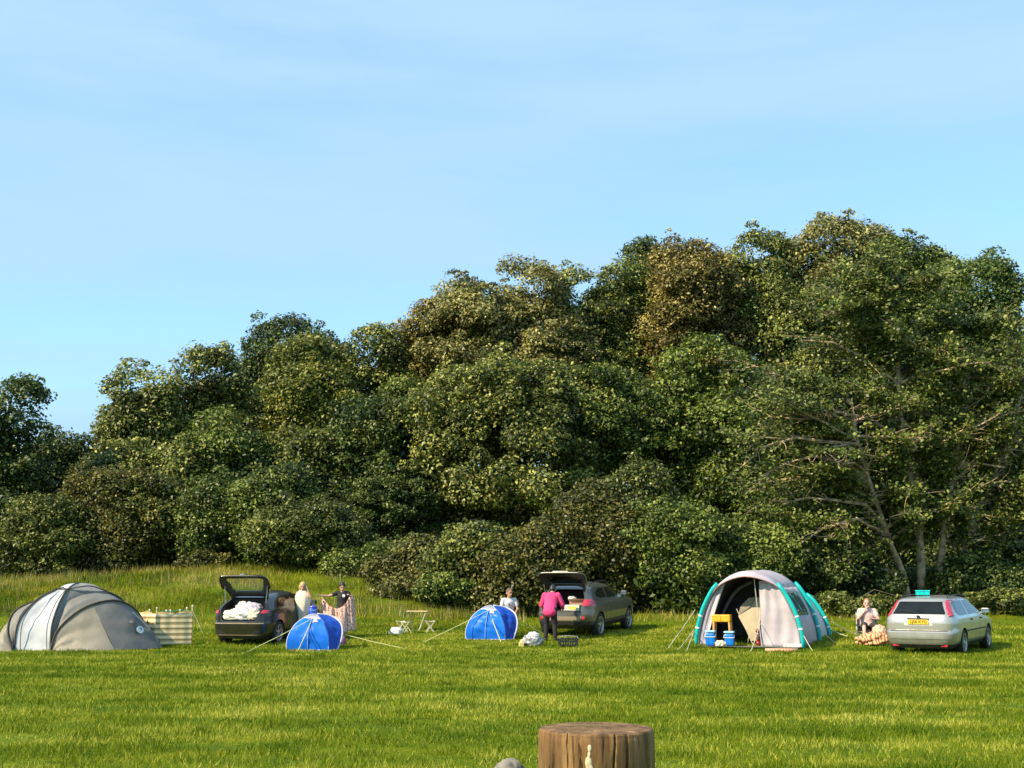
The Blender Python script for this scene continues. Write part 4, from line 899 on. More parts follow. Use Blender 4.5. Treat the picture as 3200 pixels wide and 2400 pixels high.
# ---- pair of small blue pop up tents
BLUE = fabric('bright blue tent cloth', (.008, .17, .80), .42, .10, .10); SHADEBLUE = fabric('shaded blue tent cloth', (.008, .07, .46), .42, .10, .12)  # side and rear panels: darker blue with shade put into the colour
RIM = mat('pale grey tent rim', (.50, .50, .62), .5); MESH = mat('grey mesh patch', (.34, .33, .40), .7)
def popup(px, Y, label, mir=1, k=1.0, rz=0.0, guys=()):
    r = frame(px, Y, label, 'tent', 'popup_tent', rz, 'blue pop up tents')
    n = 24; Q = lambda *a: V3(a[0] * mir * k, a[1] * k, a[2] * k)
    f = mir < 0
    # left rim: leaning arch from front left foot over the top to the back foot
    rimL = poly([Q(-.78, 0, 0), Q(-.76, .05, .35), Q(-.58, .2, .72), Q(-.25, .42, .97), Q(.0, .6, 1.02), Q(.2, .9, .85), Q(.25, 1.2, .4), Q(.2, 1.35, 0)], n)
    rimR = poly([Q(.66, .10, 0), Q(.74, .25, .28), Q(.76, .45, .56), Q(.62, .65, .82), Q(.35, .8, .97), Q(.02, .85, 1.01), Q(-.3, .95, .85), Q(-.55, 1.1, .45), Q(-.6, 1.2, 0)], n)
    seam = poly([Q(.44, -.06, 0), Q(.42, .0, .38), Q(.28, .15, .74), Q(.05, .40, .97), Q(-.02, .55, 1.015)], n)
    left = poly([Q(-.78, 0, 0), Q(-.76, .05, .35), Q(-.58, .2, .72), Q(-.25, .42, .97), Q(-.02, .55, 1.015)], n)
    right = poly([Q(.66, .10, 0), Q(.76, .32, .40), Q(.68, .55, .75), Q(.38, .72, .95), Q(-.02, .60, 1.02)], n)
    g = sheet(left, seam, 14, 0, .012 if Y < 36 else .024, 21 if Y < 36 else 61)
    for row in g:
        for i, p in enumerate(row): p.y -= .12 * k * math.sin(PI * i / n) * 1
    top = int(n * .76)
    MB().grid([row[:top + 1] for row in g], flip=not f).build('front_panel', BLUE, r, smooth=True)
    MB().grid([row[top:] for row in g], flip=not f).build('mesh_roof_panel', MESH, r, smooth=True)
    MB().grid(sheet(seam, right, 10, 0, .014 if Y < 36 else .026, 22 if Y < 36 else 62), flip=not f).build('side_panel', SHADEBLUE, r, smooth=True)
    MB().grid(sheet(right, poly([Q(-.6, 1.2, 0), Q(-.55, 1.1, .45), Q(-.3, .95, .85), Q(-.02, .62, 1.02)], n), 12, 0, .01, 23), flip=not f).build('rear_panel', SHADEBLUE, r, smooth=True)
    MB().grid(sheet(poly([Q(-.6, 1.2, 0), Q(-.6, 1.05, .45), Q(-.35, .85, .85), Q(-.02, .6, 1.02)], n), left, 10, 0, .01, 24), flip=not f).build('end_panel', BLUE, r, smooth=True)
    MB().tube([p + V3(0, -.01, .008) for p in left], .020, 7).build('hoop', RIM, r, smooth=True)
    MB().tube([p + V3(.012 * mir, 0, .008) for p in right], .024, 7).build('hoop', RIM, r, smooth=True)
    MB().tube([p + V3(0, -.022, .004) for p in seam], .011, 6).build('seam_tape', mat('pale blue tape', (.25, .38, .75), .5), r, smooth=True)
    mid = [g[7][i] + V3(0, -.015, .005) for i in range(top)]
    MB().tube(mid, .011, 6).build('seam_tape', mat('pale blue tape', (.25, .38, .75), .5), r, smooth=True)
    bar = [g[j][top] + V3(0, -.02, .005) for j in range(15)]
    MB().tube(bar, .016, 6).build('white_webbing', mat('white webbing', (.72, .72, .78), .5), r, smooth=True)
    gp = [g[j][i] for j, i in ((7, top),)][0]
    MB().grid([[g[j][i] + V3(0, -.028, .004) for j in range(8, 12)] for i in (top - 3, top - 1, top)], flip=not f).build('label_patch', mat('pale patch', (.55, .52, .66), .5), r)
    hem = [Q(-.78, -.015, .012), Q(-.2, -.03, .012), Q(.44, -.08, .012), Q(.66, .08, .012)]; MB().tube(hem, .014, 6).build('hem', RIM, r)
    A = gp + V3(0, -.02, -.01)
    for j, (a, b) in enumerate(guys):
        a = A if a is None else V3(*a)
        w_ = r.location; loc = at(b[0], 1830, b[1]); bz = gzf(loc.x, b[1]); bl = V3(loc.x - w_.x, b[1] - w_.y, bz - w_.z + .01)
        bl = Matrix.Rotation(-rz, 4, 'Z') @ bl; guy(r, a, bl)
    return r
POP1 = popup(985, 34.5, 'blue pop up tent in front of the camper holding the spotted blanket', 1, .93, 0, [(None, (768, 32.6)), (None, (935, 33.7)), ((.76, .5, .4), (1272, 34.9))])
POP2 = popup(1535, 37.3, 'blue pop up tent left of the crossover with a kneeling person behind it', 1, .95, R(-6), [(None, (1328, 36.6)), (None, (1565, 36.7)), ((.7, .8, .55), (1712, 38.4))])
# ---- inflatable tent
def air_tent():
    r = frame(2335, 35.4, 'pale inflatable tunnel tent with turquoise air beams and its front open', 'tent', 'inflatable_tent', R(-24))
    TQ = mat('turquoise air beam', (.0, .42, .40), .38, var=.06, coat=.2); PK = fabric('pale pinkish grey cloth', (.60, .53, .58), .6, .20, .06); GR = fabric('grey cloth', (.50, .46, .49), .6, .14, .08)
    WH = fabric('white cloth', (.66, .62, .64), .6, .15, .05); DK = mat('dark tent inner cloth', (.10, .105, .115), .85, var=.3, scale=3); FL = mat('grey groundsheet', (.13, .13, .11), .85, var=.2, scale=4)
    n = 32
    def arch(hw, h, y, lean=0):
        pts = [(-hw, 0), (-hw * .955, h * .25), (-hw * .80, h * .56), (-hw * .49, h * .865), (0, h), (hw * .49, h * .865), (hw * .80, h * .56), (hw * .955, h * .25), (hw, 0)]
        return poly([V3(x, y + lean * z, z) for x, z in pts], n)
    HW, H = 1.43, 2.08
    A = arch(HW, H, 0, -.02); B = arch(HW * 1.02, H * 1.02, 2.3); C = arch(HW * .98, H * .80, 4.3, .05)
    def beam(c, a, b, rad):
        MB().tube(c[a:b], [rad * .7] + [rad] * (b - a - 2) + [rad * .8], 12).build('air_beam', TQ, r, smooth=True)
        for i in (5, n - 5, 3, n - 3):
            if a <= i < b - 1:
                d = (c[i + 1] - c[i]).normalized(); MB().tube([c[i] - d * .02, c[i] + d * .02], rad * 1.12, 12).build('beam_strap', mat('white strap', (.8, .8, .82), .5), r)
    rad = .058
    for c in (A, B, C):
        lo, hi = (11, n - 10)
        out = [p + V3(math.copysign(.07, p.x) if abs(p.x) > .3 else 0, 0, 0) for p in c]
        beam(out, 0, lo + 1, rad); beam(out, hi - 1, n + 1, rad)
    # skin between the arches
    g = sheet(A, B, 16, 0, .014, 31)
    win = lambda i, j: 23 <= i <= 26 and 3 <= j <= 12
    def part(nm, m, ilo, ihi, G_, keep=None):
        mb = MB(); mb.grid([row[ilo:ihi + 1] for row in G_])
        if keep:
            w_ = ihi - ilo + 1; mb.f = [f for f in mb.f if keep(f[0] % w_ + ilo, f[0] // w_)]
        used = sorted({i for f in mb.f for i in f}); rm_ = {v: k for k, v in enumerate(used)}; mb.v = [mb.v[i] for i in used]; mb.f = [[rm_[i] for i in f] for f in mb.f]
        o = mb.build(nm, m, r, smooth=True, solid=.004); return o
    part('roof_panel', PK, 10, 22, g)
    part('left_wall', GR, 0, 10, g); part('right_wall', GR, 22, n, g, lambda i, j: not win(i, j))
    part('side_window', mat('clear window film', (.10, .12, .12), .12, coat=.5, alpha=.75), 22, n, g, win)
    g2 = sheet(B, C, 14, -.12, .014, 32)
    part('rear_roof_panel', PK, 10, 22, g2); part('rear_left_wall', WH, 0, 10, g2); part('rear_right_wall', WH, 22, n, g2)
    E = [V3(p.x * .82, 5.1, p.z * .2) for p in C]; part('bedroom_end_wall', GR, 0, n, sheet(C, E, 10, .05, .014, 33))
    # front awning peak
    hood = [p + V3(0, -.30, -.16) * math.sin(PI * (i) / 13) for i, p in enumerate(A[9:23])]
    MB().grid(sheet(A[9:23], hood, 6, .01, .004, 34)).build('front_hood', PK, r, smooth=True, solid=.006)
    MB().tube(hood, .014, 6).build('hood_piping', mat('pink brown piping', (.42, .22, .20), .6), r)
    # front wall: right half closed, left flap tied back
    def wallx(x0, x1, zt0, zt1, nm, m, y0=.0, curve=None, seed=1, nx=14):
        rows = []
        rs = np.random.RandomState(seed); ph = rs.rand(3) * 6
        for j in range(15):
            t_ = j / 14; row = []
            for i in range(nx + 1):
                s_ = i / nx; xb = x0[0] + (x1[0] - x0[0]) * s_; xt = x0[1] + (x1[1] - x0[1]) * s_; x = xb + (xt - xb) * t_
                if curve: x = curve(x, t_, s_)
                z = (zt0 + (zt1 - zt0) * s_) * t_
                row.append(V3(x, y0 + .02 * math.sin(s_ * 9 + t_ * 3 + ph[0]) * math.sin(PI * t_) + .015 * math.sin(s_ * 17 + ph[1]) , z))
            rows.append(row)
        MB().grid(rows).build(nm, m, r, smooth=True, solid=.005)
    arcx = lambda z: np.interp(z, [p.z for p in A[:17]], [-p.x for p in A[:17]])
    # right panel follows the arch
    rows = []
    for j in range(19):
        z = 1.80 * j / 18; xr = min(float(arcx(z)) - .02, 1.5); row = []
        for i in range(15):
            s_ = i / 14; x = .33 + (xr - .33) * s_; row.append(V3(x, .03 + .035 * math.sin(s_ * 8 + z * 3) * math.sin(PI * j / 18) + .022 * math.sin(s_ * 17 - z * 4), z))
        rows.append(row)
    MB().grid(rows).build('front_wall', fabric('creased pinkish cloth', (.54, .48, .52), .6, .15, .10), r, smooth=True, solid=.005)
    MB().grid([[V3(.95 - .5 * (1 - t_) * 0 + (.50 * s_ - .0), -.012, .02 + .10 * t_) for s_ in (0, .5, 1)] for t_ in (0, 1)]).build('white_hem_strip', WH, r, solid=.004)
    rows = []
    for j in range(19):
        z = 1.74 * j / 18; xl = -(min(float(arcx(z)) - .02, 1.5)); wd_ = .48 + .05 * math.sin(z * 2.2); xr = -1.22 + .58 * (z / 1.74) ** 1.1; row = []
        for i in range(15):
            s_ = i / 14; row.append(V3(xl + (max(xr, xl + .12) - xl) * s_, .03 + .03 * math.sin(s_ * 10 + z * 2) * math.sin(PI * j / 18), z))
        rows.append(row)
    MB().grid([q[7:] for q in rows]).build('door_flap', PK, r, smooth=True, solid=.005)
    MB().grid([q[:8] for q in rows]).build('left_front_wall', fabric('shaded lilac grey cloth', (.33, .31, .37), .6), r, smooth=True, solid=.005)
    MB().tube([(.36, -.01, 0), (.27, -.005, 1.0), (.20, .0, 1.84)], .013, 6).build('door_pole', mat('grey pole', (.5, .48, .48), .4), r)
    # dark inner tent closing the space behind, groundsheet, inner arch sleeve
    I = [p * .97 for p in A]; J = [V3(p.x * .96, 2.3, p.z * .97) for p in B]
    Iy = [V3(p.x * .96, .25, p.z * .97) for p in A]
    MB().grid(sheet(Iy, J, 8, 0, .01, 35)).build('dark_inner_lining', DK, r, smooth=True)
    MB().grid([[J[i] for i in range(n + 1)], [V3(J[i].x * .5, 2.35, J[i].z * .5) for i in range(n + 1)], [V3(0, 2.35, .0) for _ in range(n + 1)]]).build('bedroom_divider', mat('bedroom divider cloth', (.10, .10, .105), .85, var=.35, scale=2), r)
    MB().grid([[V3(x, y, .03 + .006 * math.sin(x * 5 + y * 3)) for x in np.linspace(-1.45, 1.45, 12)] for y in np.linspace(-.62, 2.3, 10)]).build('groundsheet', FL, r, smooth=True)
    MB().tube([p for p in arch(HW * .86, H * .86, 1.3)[4:16]], .05, 8).build('inner_beam', mat('grey inner beam', (.24, .25, .27), .6), r, smooth=True)
    tri = MB().add([(-.07, -.19, 1.97), (.07, -.19, 1.97), (0, -.17, 2.03)], [(0, 1, 2)]).build('hood_logo', mat('grey logo', (.2, .18, .16), .6), r, solid=.004)
    tri.location = (0, .10, -.02)
    for a, px, Y in (((-1.5, 0, 1.0), 2080, 34.6), ((-1.55, 0, .45), 2115, 34.5), ((-1.55, 0, .4), 2140, 33.8), ((.34, -.02, .65), 2340, 33.6), ((1.5, 0, .35), 2532, 34.0), ((1.45, 2.35, .5), 2600, 36.5), ((1.5, 4.3, .6), 2665, 39.0), ((1.5, 4.3, .35), 2640, 38.3)):
        loc = at(px, 1830, Y); w_ = r.location; q = V3(loc.x - w_.x, Y - w_.y, gzf(loc.x, Y) - w_.z + .01); guy(r, a, Matrix.Rotation(R(24), 4, 'Z') @ q, .008, PALEROPE)
    return r
AT = air_tent()
# ------------------------------------------------------------------ people
def capsule(mb, a, b, ra, rb, n=14, sq=None):
    a = Vector(a); b = Vector(b); d = b - a; l = max(d.length, 1e-4); M = Matrix.Translation(a) @ d.to_track_quat('Z', 'Y').to_matrix().to_4x4()
    if sq: M = M @ Matrix.Diagonal((sq[0], sq[1], 1, 1))
    pr = [(ra * math.cos(t_), ra * math.sin(t_)) for t_ in (-1.45, -1.0, -.5, 0)] + [(rb * math.cos(t_), l + rb * math.sin(t_)) for t_ in (0, .5, 1.0, 1.45)]
    mb.lathe(pr, n, M)
def ellipsoid(mb, c, r, n=16, M=None):
    pr = [(math.cos(t_), math.sin(t_)) for t_ in np.linspace(-1.5, 1.5, 11)]
    T = Matrix.Translation(c) @ (M or Matrix()) @ Matrix.Diagonal((r[0], r[1], r[2], 1)); mb.lathe(pr, n, T)
def fuse(mb, name, m, parent, vox=.011, it=5):
    o = mb.build(name, m, None); md = o.modifiers.new('r', 'REMESH'); md.mode = 'VOXEL'; md.voxel_size = vox; md.use_smooth_shade = True
    ms = o.modifiers.new('s', 'SMOOTH'); ms.iterations = it; ms.factor = .5
    bake(o); o.parent = parent; o.data.polygons.foreach_set('use_smooth', [True] * len(o.data.polygons)); return o
def skinmat(name, c): return mat(name, c, .55, var=.06, scale=8)
def person(root, J, skin, head_tilt=0.0, head_turn=0.0, k=1.0):
    """one continuous body through the joints J; returns matrices for hair and cloth"""
    m = MB(); g = {q: Vector(v) for q, v in J.items()}
    capsule(m, g['hipL'], g['hipR'], .105 * k, .105 * k)
    ab = g['pelvis'].lerp(g['chest'], .45)
    capsule(m, g['pelvis'], ab, .125 * k, .118 * k, sq=(1.15, .85)); capsule(m, ab, g['chest'], .118 * k, .135 * k, sq=(1.2, .85))
    capsule(m, g['shL'], g['shR'], .062 * k, .062 * k); capsule(m, g['chest'], g['neck'], .11 * k, .055 * k)
    H = g['head']; capsule(m, g['neck'] - (H - g['neck']) * .15, H - (H - g['neck']) * .25, .056 * k, .05 * k)
    up = (H - g['neck']).normalized()
    Rm = Matrix.Rotation(head_turn, 4, 'Z') @ Matrix.Rotation(-head_tilt, 4, 'X')
    Mh = Matrix.Translation(H) @ Rm @ Matrix.Scale(1.12, 4)
    hm = MB(); ellipsoid(hm, (0, 0, .02), (.076, .092, .108)); ellipsoid(hm, (0, .028, -.045), (.056, .066, .07))      # skull, jaw
    capsule(hm, (0, .088, .012), (0, .106, -.018), .010, .015, 8); ellipsoid(hm, (0, .078, -.052), (.028, .02, .014))    # nose, lips
    ellipsoid(hm, (0, .072, -.088), (.026, .022, .02)); capsule(hm, (-.035, .074, .034), (.035, .074, .034), .016, .016, 8)
    for sg in (-1, 1): ellipsoid(hm, (sg * .078, -.005, -.008), (.012, .02, .032))
    m.add([Vector(v) * k for v in hm.v], hm.f, Mh)
    for s_ in 'LR':
        capsule(m, g['sh' + s_], g['el' + s_], .052 * k, .040 * k); capsule(m, g['el' + s_], g['wr' + s_], .040 * k, .026 * k)
        # hand: palm, four fingers, thumb
        d = (g['wr' + s_] - g['el' + s_]).normalized(); d = (d + Vector(J.get('hd' + s_, (0, 0, 0)))).normalized()
        q = g['wr' + s_]; sx = d.cross(Vector((0, 0, 1))); sx = sx.normalized() if sx.length > .1 else Vector((1, 0, 0)); nz = sx.cross(d).normalized()
        capsule(m, q, q + d * .075 * k, .030 * k, .034 * k, sq=(1.1, .62))
        for i in range(4):
            o_ = sx * (.0165 * (i - 1.5)) * k; L_ = (.062, .07, .066, .052)[i] * k; b0 = q + d * .088 * k + o_
            b1 = b0 + (d * .8 - nz * .35).normalized() * L_ * .55; b2 = b1 + (d * .35 - nz * .8).normalized() * L_ * .5
            capsule(m, b0 - d * .02 * k, b1, .0095 * k, .009 * k, 8); capsule(m, b1, b2, .009 * k, .0075 * k, 8)
        t0 = q + d * .03 * k + sx * .028 * k; t1 = t0 + (d * .6 + sx * .7).normalized() * .04 * k; capsule(m, t0, t1, .012 * k, .010 * k, 8); capsule(m, t1, t1 + (d * .8 - nz * .5).normalized() * .03 * k, .010 * k, .008 * k, 8)
        capsule(m, g['hip' + s_], g['kn' + s_], .088 * k, .056 * k); capsule(m, g['kn' + s_], g['an' + s_], .057 * k, .036 * k)
        capsule(m, g['an' + s_] - Vector((0, 0, .02)), Vector(g['to' + s_]), .042 * k, .030 * k)
    o = fuse(m, 'body', skin, root)
    o.data.materials.append(mat('dark eye', (.03, .02, .015), .3)); o.data.materials.append(mat('lip', (.35, .12, .10), .5))
    iv = Mh.inverted()
    for p in o.data.polygons:
        c = (iv @ p.center) / k
        if c.y > .05:
            for sg in (-1, 1):
                if abs(c.x - sg * .031) < .013 and abs(c.z - .012) < .007: p.material_index = 1
                if abs(c.x - sg * .033) < .019 and abs(c.z - .040) < .006: p.material_index = 1
            if abs(c.x) < .024 and abs(c.z + .052) < .008: p.material_index = 2
    return o, Mh, g
def hair(body, Mh, m, k=1.0, long=False, cap=0.0):
    mb = MB()
    ellipsoid(mb, (0, -.014, .034), (.083, .094, .104)); ellipsoid(mb, (0, -.04, -.01), (.078, .066, .07))
    if long:
        for sg in (-1, 1): capsule(mb, (sg * .07, -.01, .02), (sg * .075, -.02, -.20), .032, .022)
        capsule(mb, (0, -.07, .0), (0, -.075, -.22), .06, .05)
    b = MB().add([Vector(v) * k for v in mb.v], mb.f, Mh); return fuse(b, 'hair', m, body, .012, 3)
def torso_cloth(g, body, m, name='tshirt', k=1.0, grow=.022, sleeve=.5, hem=.0, long=False):
    mb = MB(); ab = g['pelvis'].lerp(g['chest'], .45); up = (g['chest'] - g['pelvis']).normalized(); lo = g['pelvis'] - up * hem
    capsule(mb, lo, ab, (.135 + grow) * k, (.122 + grow) * k, sq=(1.2, .92)); capsule(mb, ab, g['chest'], (.122 + grow) * k, (.14 + grow) * k, sq=(1.18, .88))
    capsule(mb, g['shL'].lerp(g['shR'], .1), g['shL'].lerp(g['shR'], .9), .070 * k, .070 * k); capsule(mb, g['chest'], g['chest'].lerp(g['neck'], .7), (.11 + grow) * k, (.06 + grow * .6) * k)
    for s_ in 'LR':
        a, e, w_ = g['sh' + s_], g['el' + s_], g['wr' + s_]
        if sleeve >= 1 or long: capsule(mb, a, e, (.054 + grow) * k, (.042 + grow) * k); capsule(mb, e, e.lerp(w_, .92), (.042 + grow) * k, (.03 + grow * .7) * k)
        else: capsule(mb, a, a.lerp(e, sleeve), .068 * k, .062 * k)
    return fuse(mb, name, m, body, .012, 4)
def leg_cloth(g, body, m, name='trousers', k=1.0, grow=.016, to=.93):
    mb = MB(); capsule(mb, g['hipL'], g['hipR'], (.108 + grow) * k, (.108 + grow) * k); capsule(mb, g['pelvis'], g['pelvis'].lerp(g['chest'], .22), (.125 + grow) * k, (.115 + grow) * k, sq=(1.15, .88))
    for s_ in 'LR':
        h, q, a = g['hip' + s_], g['kn' + s_], g['an' + s_]
        if to <= .5: capsule(mb, h, h.lerp(q, to * 2), (.092 + grow) * k, (.065 + grow * 1.6) * k)
        else: capsule(mb, h, q, (.09 + grow) * k, (.058 + grow) * k); capsule(mb, q, q.lerp(a, (to - .5) * 2), (.06 + grow) * k, (.04 + grow) * k)
    return fuse(mb, name, m, body, .012, 3)
def shoes(g, body, m, k=1.0):
    for s_ in 'LR':
        mb = MB(); capsule(mb, g['an' + s_] - Vector((0, 0, .025)), Vector(g['to' + s_]), .052 * k, .042 * k, sq=(1, 1)); fuse(mb, 'shoe', m, body, .012, 2)
def stand(px, Y, label, name='person', face=0.0, z=0.0):
    p = at(px, 1830, Y); return thing(name, label, 'person', (p.x, Y, gzf(p.x, Y) + z), R(face))
base = dict(pelvis=(0, 0, .92), hipL=(-.09, 0, .90), hipR=(.09, 0, .90), chest=(0, 0, 1.26), neck=(0, 0, 1.43), head=(0, .01, 1.585), shL=(-.175, 0, 1.38), shR=(.175, 0, 1.38),
            elL=(-.24, -.02, 1.10), elR=(.24, -.02, 1.10), wrL=(-.25, .08, .86), wrR=(.25, .08, .86), knL=(-.10, .02, .49), knR=(.10, .02, .49), anL=(-.11, -.02, .09), anR=(.11, -.02, .09), toL=(-.12, .13, .035), toR=(.12, .13, .035))
def J(**k): d = dict(base); d.update(k); return d
LIGHTSKIN = skinmat('light skin', (.62, .36, .25)); TANSKIN = skinmat('tanned skin', (.50, .28, .18)); PINKSKIN = skinmat('pink skin', (.66, .36, .27))  # each person's own even skin tone
def camper_towel():
    r = stand(947, 37.6, 'person wrapped in a long cream towel with hands raised to fair hair', face=170)
    j = J(chest=(0, 0, 1.20), neck=(0, 0, 1.36), head=(0, .02, 1.50), shL=(-.16, 0, 1.31), shR=(.16, 0, 1.31), elR=(.16, .04, 1.04), wrR=(.05, .10, .92), elL=(-.27, .08, 1.20), wrL=(-.19, .10, 1.42), pelvis=(0, 0, .86), hipL=(-.09, 0, .85), hipR=(.09, 0, .85), knL=(-.09, .02, .46), knR=(.09, .02, .46))
    b, Mh, g = person(r, j, TANSKIN, .15, .3, .97); hair(b, Mh, mat('fair blond hair', (.50, .36, .14), .6, var=.3, scale=30), 1.03, long=True)
    TW = mat('cream towel cloth', (.78, .66, .52), .9, var=.08, scale=4, bump=.5, bscale=30); rows = []
    n = 48
    for q in range(22):
        t_ = q / 21; z = 1.40 - t_ * 1.12; rx = .155 + .075 * math.sin(PI * min(1, t_ * 1.4 + .12)) ** 1 - .02 * t_; ry = .12 + .06 * math.sin(PI * min(1, t_ * 1.3))
        if t_ < .12: rx *= .55 + t_ * 3.75; ry *= .6 + t_ * 3.3
        rows.append([Vector(((rx + .010 * math.sin(7 * a + 2 * t_) * t_ + .006 * math.sin(15 * a)) * math.cos(a), (ry + .012 * math.sin(6 * a + 1) * t_) * math.sin(a) + .0, z)) for a in np.linspace(0, 2 * PI, n + 1)])
    MB().grid(rows).build('towel', TW, b, smooth=True, solid=.012)
    yl = [[v + Vector((math.copysign(.012, v.x), 0, 0)) + Vector((0, math.copysign(.012, v.y), 0)) for v in row[24:33]] for row in rows[8:16]]
    MB().grid(yl).build('yellow_towel_corner', mat('yellow towel stripe', (.72, .55, .10), .9), b, smooth=True)
camper_towel()
def camper_blanket():
    r = stand(1071, 38.1, 'person in a black tee shirt holding a spotted blanket out with both hands', face=176)
    j = J(chest=(0, 0, 1.18), neck=(0, .01, 1.34), head=(0, .05, 1.47), shL=(-.165, 0, 1.29), shR=(.165, 0, 1.29), elR=(.40, .10, 1.20), wrR=(.60, .22, 1.22), elL=(-.30, .02, 1.12), wrL=(-.25, .22, 1.22), pelvis=(0, 0, .84), hipL=(-.085, 0, .83), hipR=(.085, 0, .83), knL=(-.09, .02, .45), knR=(.09, .02, .45))
    b, Mh, g = person(r, j, LIGHTSKIN, .45, .25, .95); hair(b, Mh, mat('black hair', (.015, .012, .012), .5, var=.3), 1.0)
    T = torso_cloth(g, b, mat('black tee shirt cloth', (.018, .014, .022), .8, var=.3, bump=.3), 'tshirt', .93, .02, .45, .08)
    leg_cloth(g, b, mat('dark shorts cloth', (.03, .03, .04), .8), 'shorts', .93, .02, .45)
    MB().lathe([(.045, 0), (.045, .006)], 20, Matrix.Translation((-.065, .158, 1.215)) @ rot90()).build('round_emblem', mat('white emblem', (.75, .73, .75), .6), T)
    # blanket hangs from both hands just in front of the body
    m, t, o = nt('spotted blanket'); L = t.links.new; tc = N(t, 'ShaderNodeTexCoord')
    vo = N(t, 'ShaderNodeTexVoronoi'); vo.inputs['Scale'].default_value = 17; no = N(t, 'ShaderNodeTexNoise'); no.inputs['Scale'].default_value = 9
    ad = N(t, 'ShaderNodeMix', data_type='RGBA', blend_type='ADD'); ad.inputs[0].default_value = .12; L(tc.outputs['Object'], ad.inputs[6]); L(no.outputs['Color'], ad.inputs[7]); L(tc.outputs['Object'], no.inputs['Vector']); L(ad.outputs[2], vo.inputs['Vector'])
    rp = ramp(t, [(.0, (.45, .24, .17)), (.17, (.40, .20, .14)), (.22, (.14, .05, .04)), (.33, (.17, .07, .05)), (.40, (.70, .42, .34)), (1, (.76, .48, .40))]); L(vo.outputs['Distance'], rp.inputs[0])
    bs = N(t, 'ShaderNodeBsdfPrincipled'); bs.inputs['Roughness'].default_value = .95; L(rp.outputs[0], bs.inputs[0]); L(bs.outputs[0], o.inputs[0])
    ri = r.matrix_world.inverted(); R0 = r.location
    def Lc(px, py, Y): v = at(px, py, Y) - R0; return Matrix.Rotation(-R(176), 4, 'Z') @ v
    top = poly([Lc(1006, 1864, 37.85), Lc(1012, 1872, 37.80), Lc(1030, 1893, 37.7), Lc(1056, 1902, 37.66), Lc(1078, 1888, 37.7), Lc(1092, 1866, 37.8), Lc(1100, 1858, 37.84), Lc(1106, 1866, 37.92)], 40)
    bot = poly([Lc(1002, 1966, 37.8), Lc(1020, 1972, 37.5), Lc(1045, 1976, 37.7), Lc(1070, 1977, 37.45), Lc(1092, 1972, 37.7), Lc(1106, 1970, 37.75), Lc(1114, 1966, 38.0)], 40)
    rows = []
    for q in range(25):
        t_ = q / 24; rows.append([top[i].lerp(bot[i], t_) + Vector((0, .05 * math.sin(i * .62 + .6 * t_) * (.3 + .7 * t_) + .02 * math.sin(i * 1.5), 0)) for i in range(41)])
    bl = MB().grid(rows).build('spotted_blanket', m, None, smooth=True, solid=.014)
    bl.location = R0; bl.rotation_euler = (0, 0, R(176)); tag(bl, 'pinkish spotted blanket held up like a curtain behind the blue tent', 'blanket')
camper_blanket()
def camper_kneeling():
    r = stand(1588, 39.0, 'person in a pale grey tee shirt kneeling behind the blue tent in the centre', face=195)
    j = J(pelvis=(0, 0, .56), hipL=(-.09, 0, .54), hipR=(.09, 0, .54), chest=(0, .08, .92), neck=(0, .10, 1.09), head=(0, .14, 1.235), shL=(-.185, .08, 1.03), shR=(.185, .08, 1.03), elL=(-.26, .16, .76), wrL=(-.14, .34, .66), elR=(.26, .16, .76), wrR=(.12, .34, .66), knL=(-.10, .14, .09), knR=(.10, .14, .09), anL=(-.11, -.28, .07), anR=(.11, -.28, .07), toL=(-.11, -.36, .04), toR=(.11, -.36, .04))
    b, Mh, g = person(r, j, TANSKIN, .2, .35, 1.0); hair(b, Mh, mat('close cropped hair', (.16, .09, .06), .8), 1.01)
    T = torso_cloth(g, b, mat('pale grey tee shirt cloth', (.62, .60, .63), .85, bump=.3), 'tshirt', 1.0, .024, .6, .04)
    leg_cloth(g, b, mat('blue jeans cloth', (.05, .07, .13), .85), 'trousers')
    MB().box((.03, .243, .90), (.05, .006, .05)).build('shirt_print', mat('dark print', (.08, .08, .1), .7), T)
camper_kneeling()
def camper_pink():
    r = stand(1719, 36.9, 'person in a pink jacket bending into the open boot of the grey crossover', face=-14)
    j = J(pelvis=(0, -.05, .90), hipL=(-.095, -.05, .88), hipR=(.095, -.05, .88), chest=(0, .14, 1.22), neck=(0, .27, 1.36), head=(0, .36, 1.46), shL=(-.19, .18, 1.30), shR=(.19, .18, 1.30), elL=(-.30, .24, 1.02), wrL=(-.22, .48, .98), elR=(.31, .22, 1.03), wrR=(.27, .46, .93), knL=(-.12, .02, .48), knR=(.13, .02, .48), anL=(-.13, -.03, .09), anR=(.15, -.03, .09), toL=(-.14, .13, .035), toR=(.17, .13, .035))
    b, Mh, g = person(r, j, LIGHTSKIN, .6, 0, 1.0); hair(b, Mh, mat('black hair', (.015, .012, .012), .5, var=.3), 1.05)
    torso_cloth(g, b, mat('bright pink fleece', (.78, .05, .19), .85, bump=.4, bscale=14, var=.08), 'jacket', 1.02, .035, 1, .06, long=True)
    leg_cloth(g, b, mat('black leggings cloth', (.016, .012, .014), .8, var=.3), 'trousers', 1.0, .022, .95); shoes(g, b, mat('dark shoe', (.03, .025, .025), .7))
camper_pink()
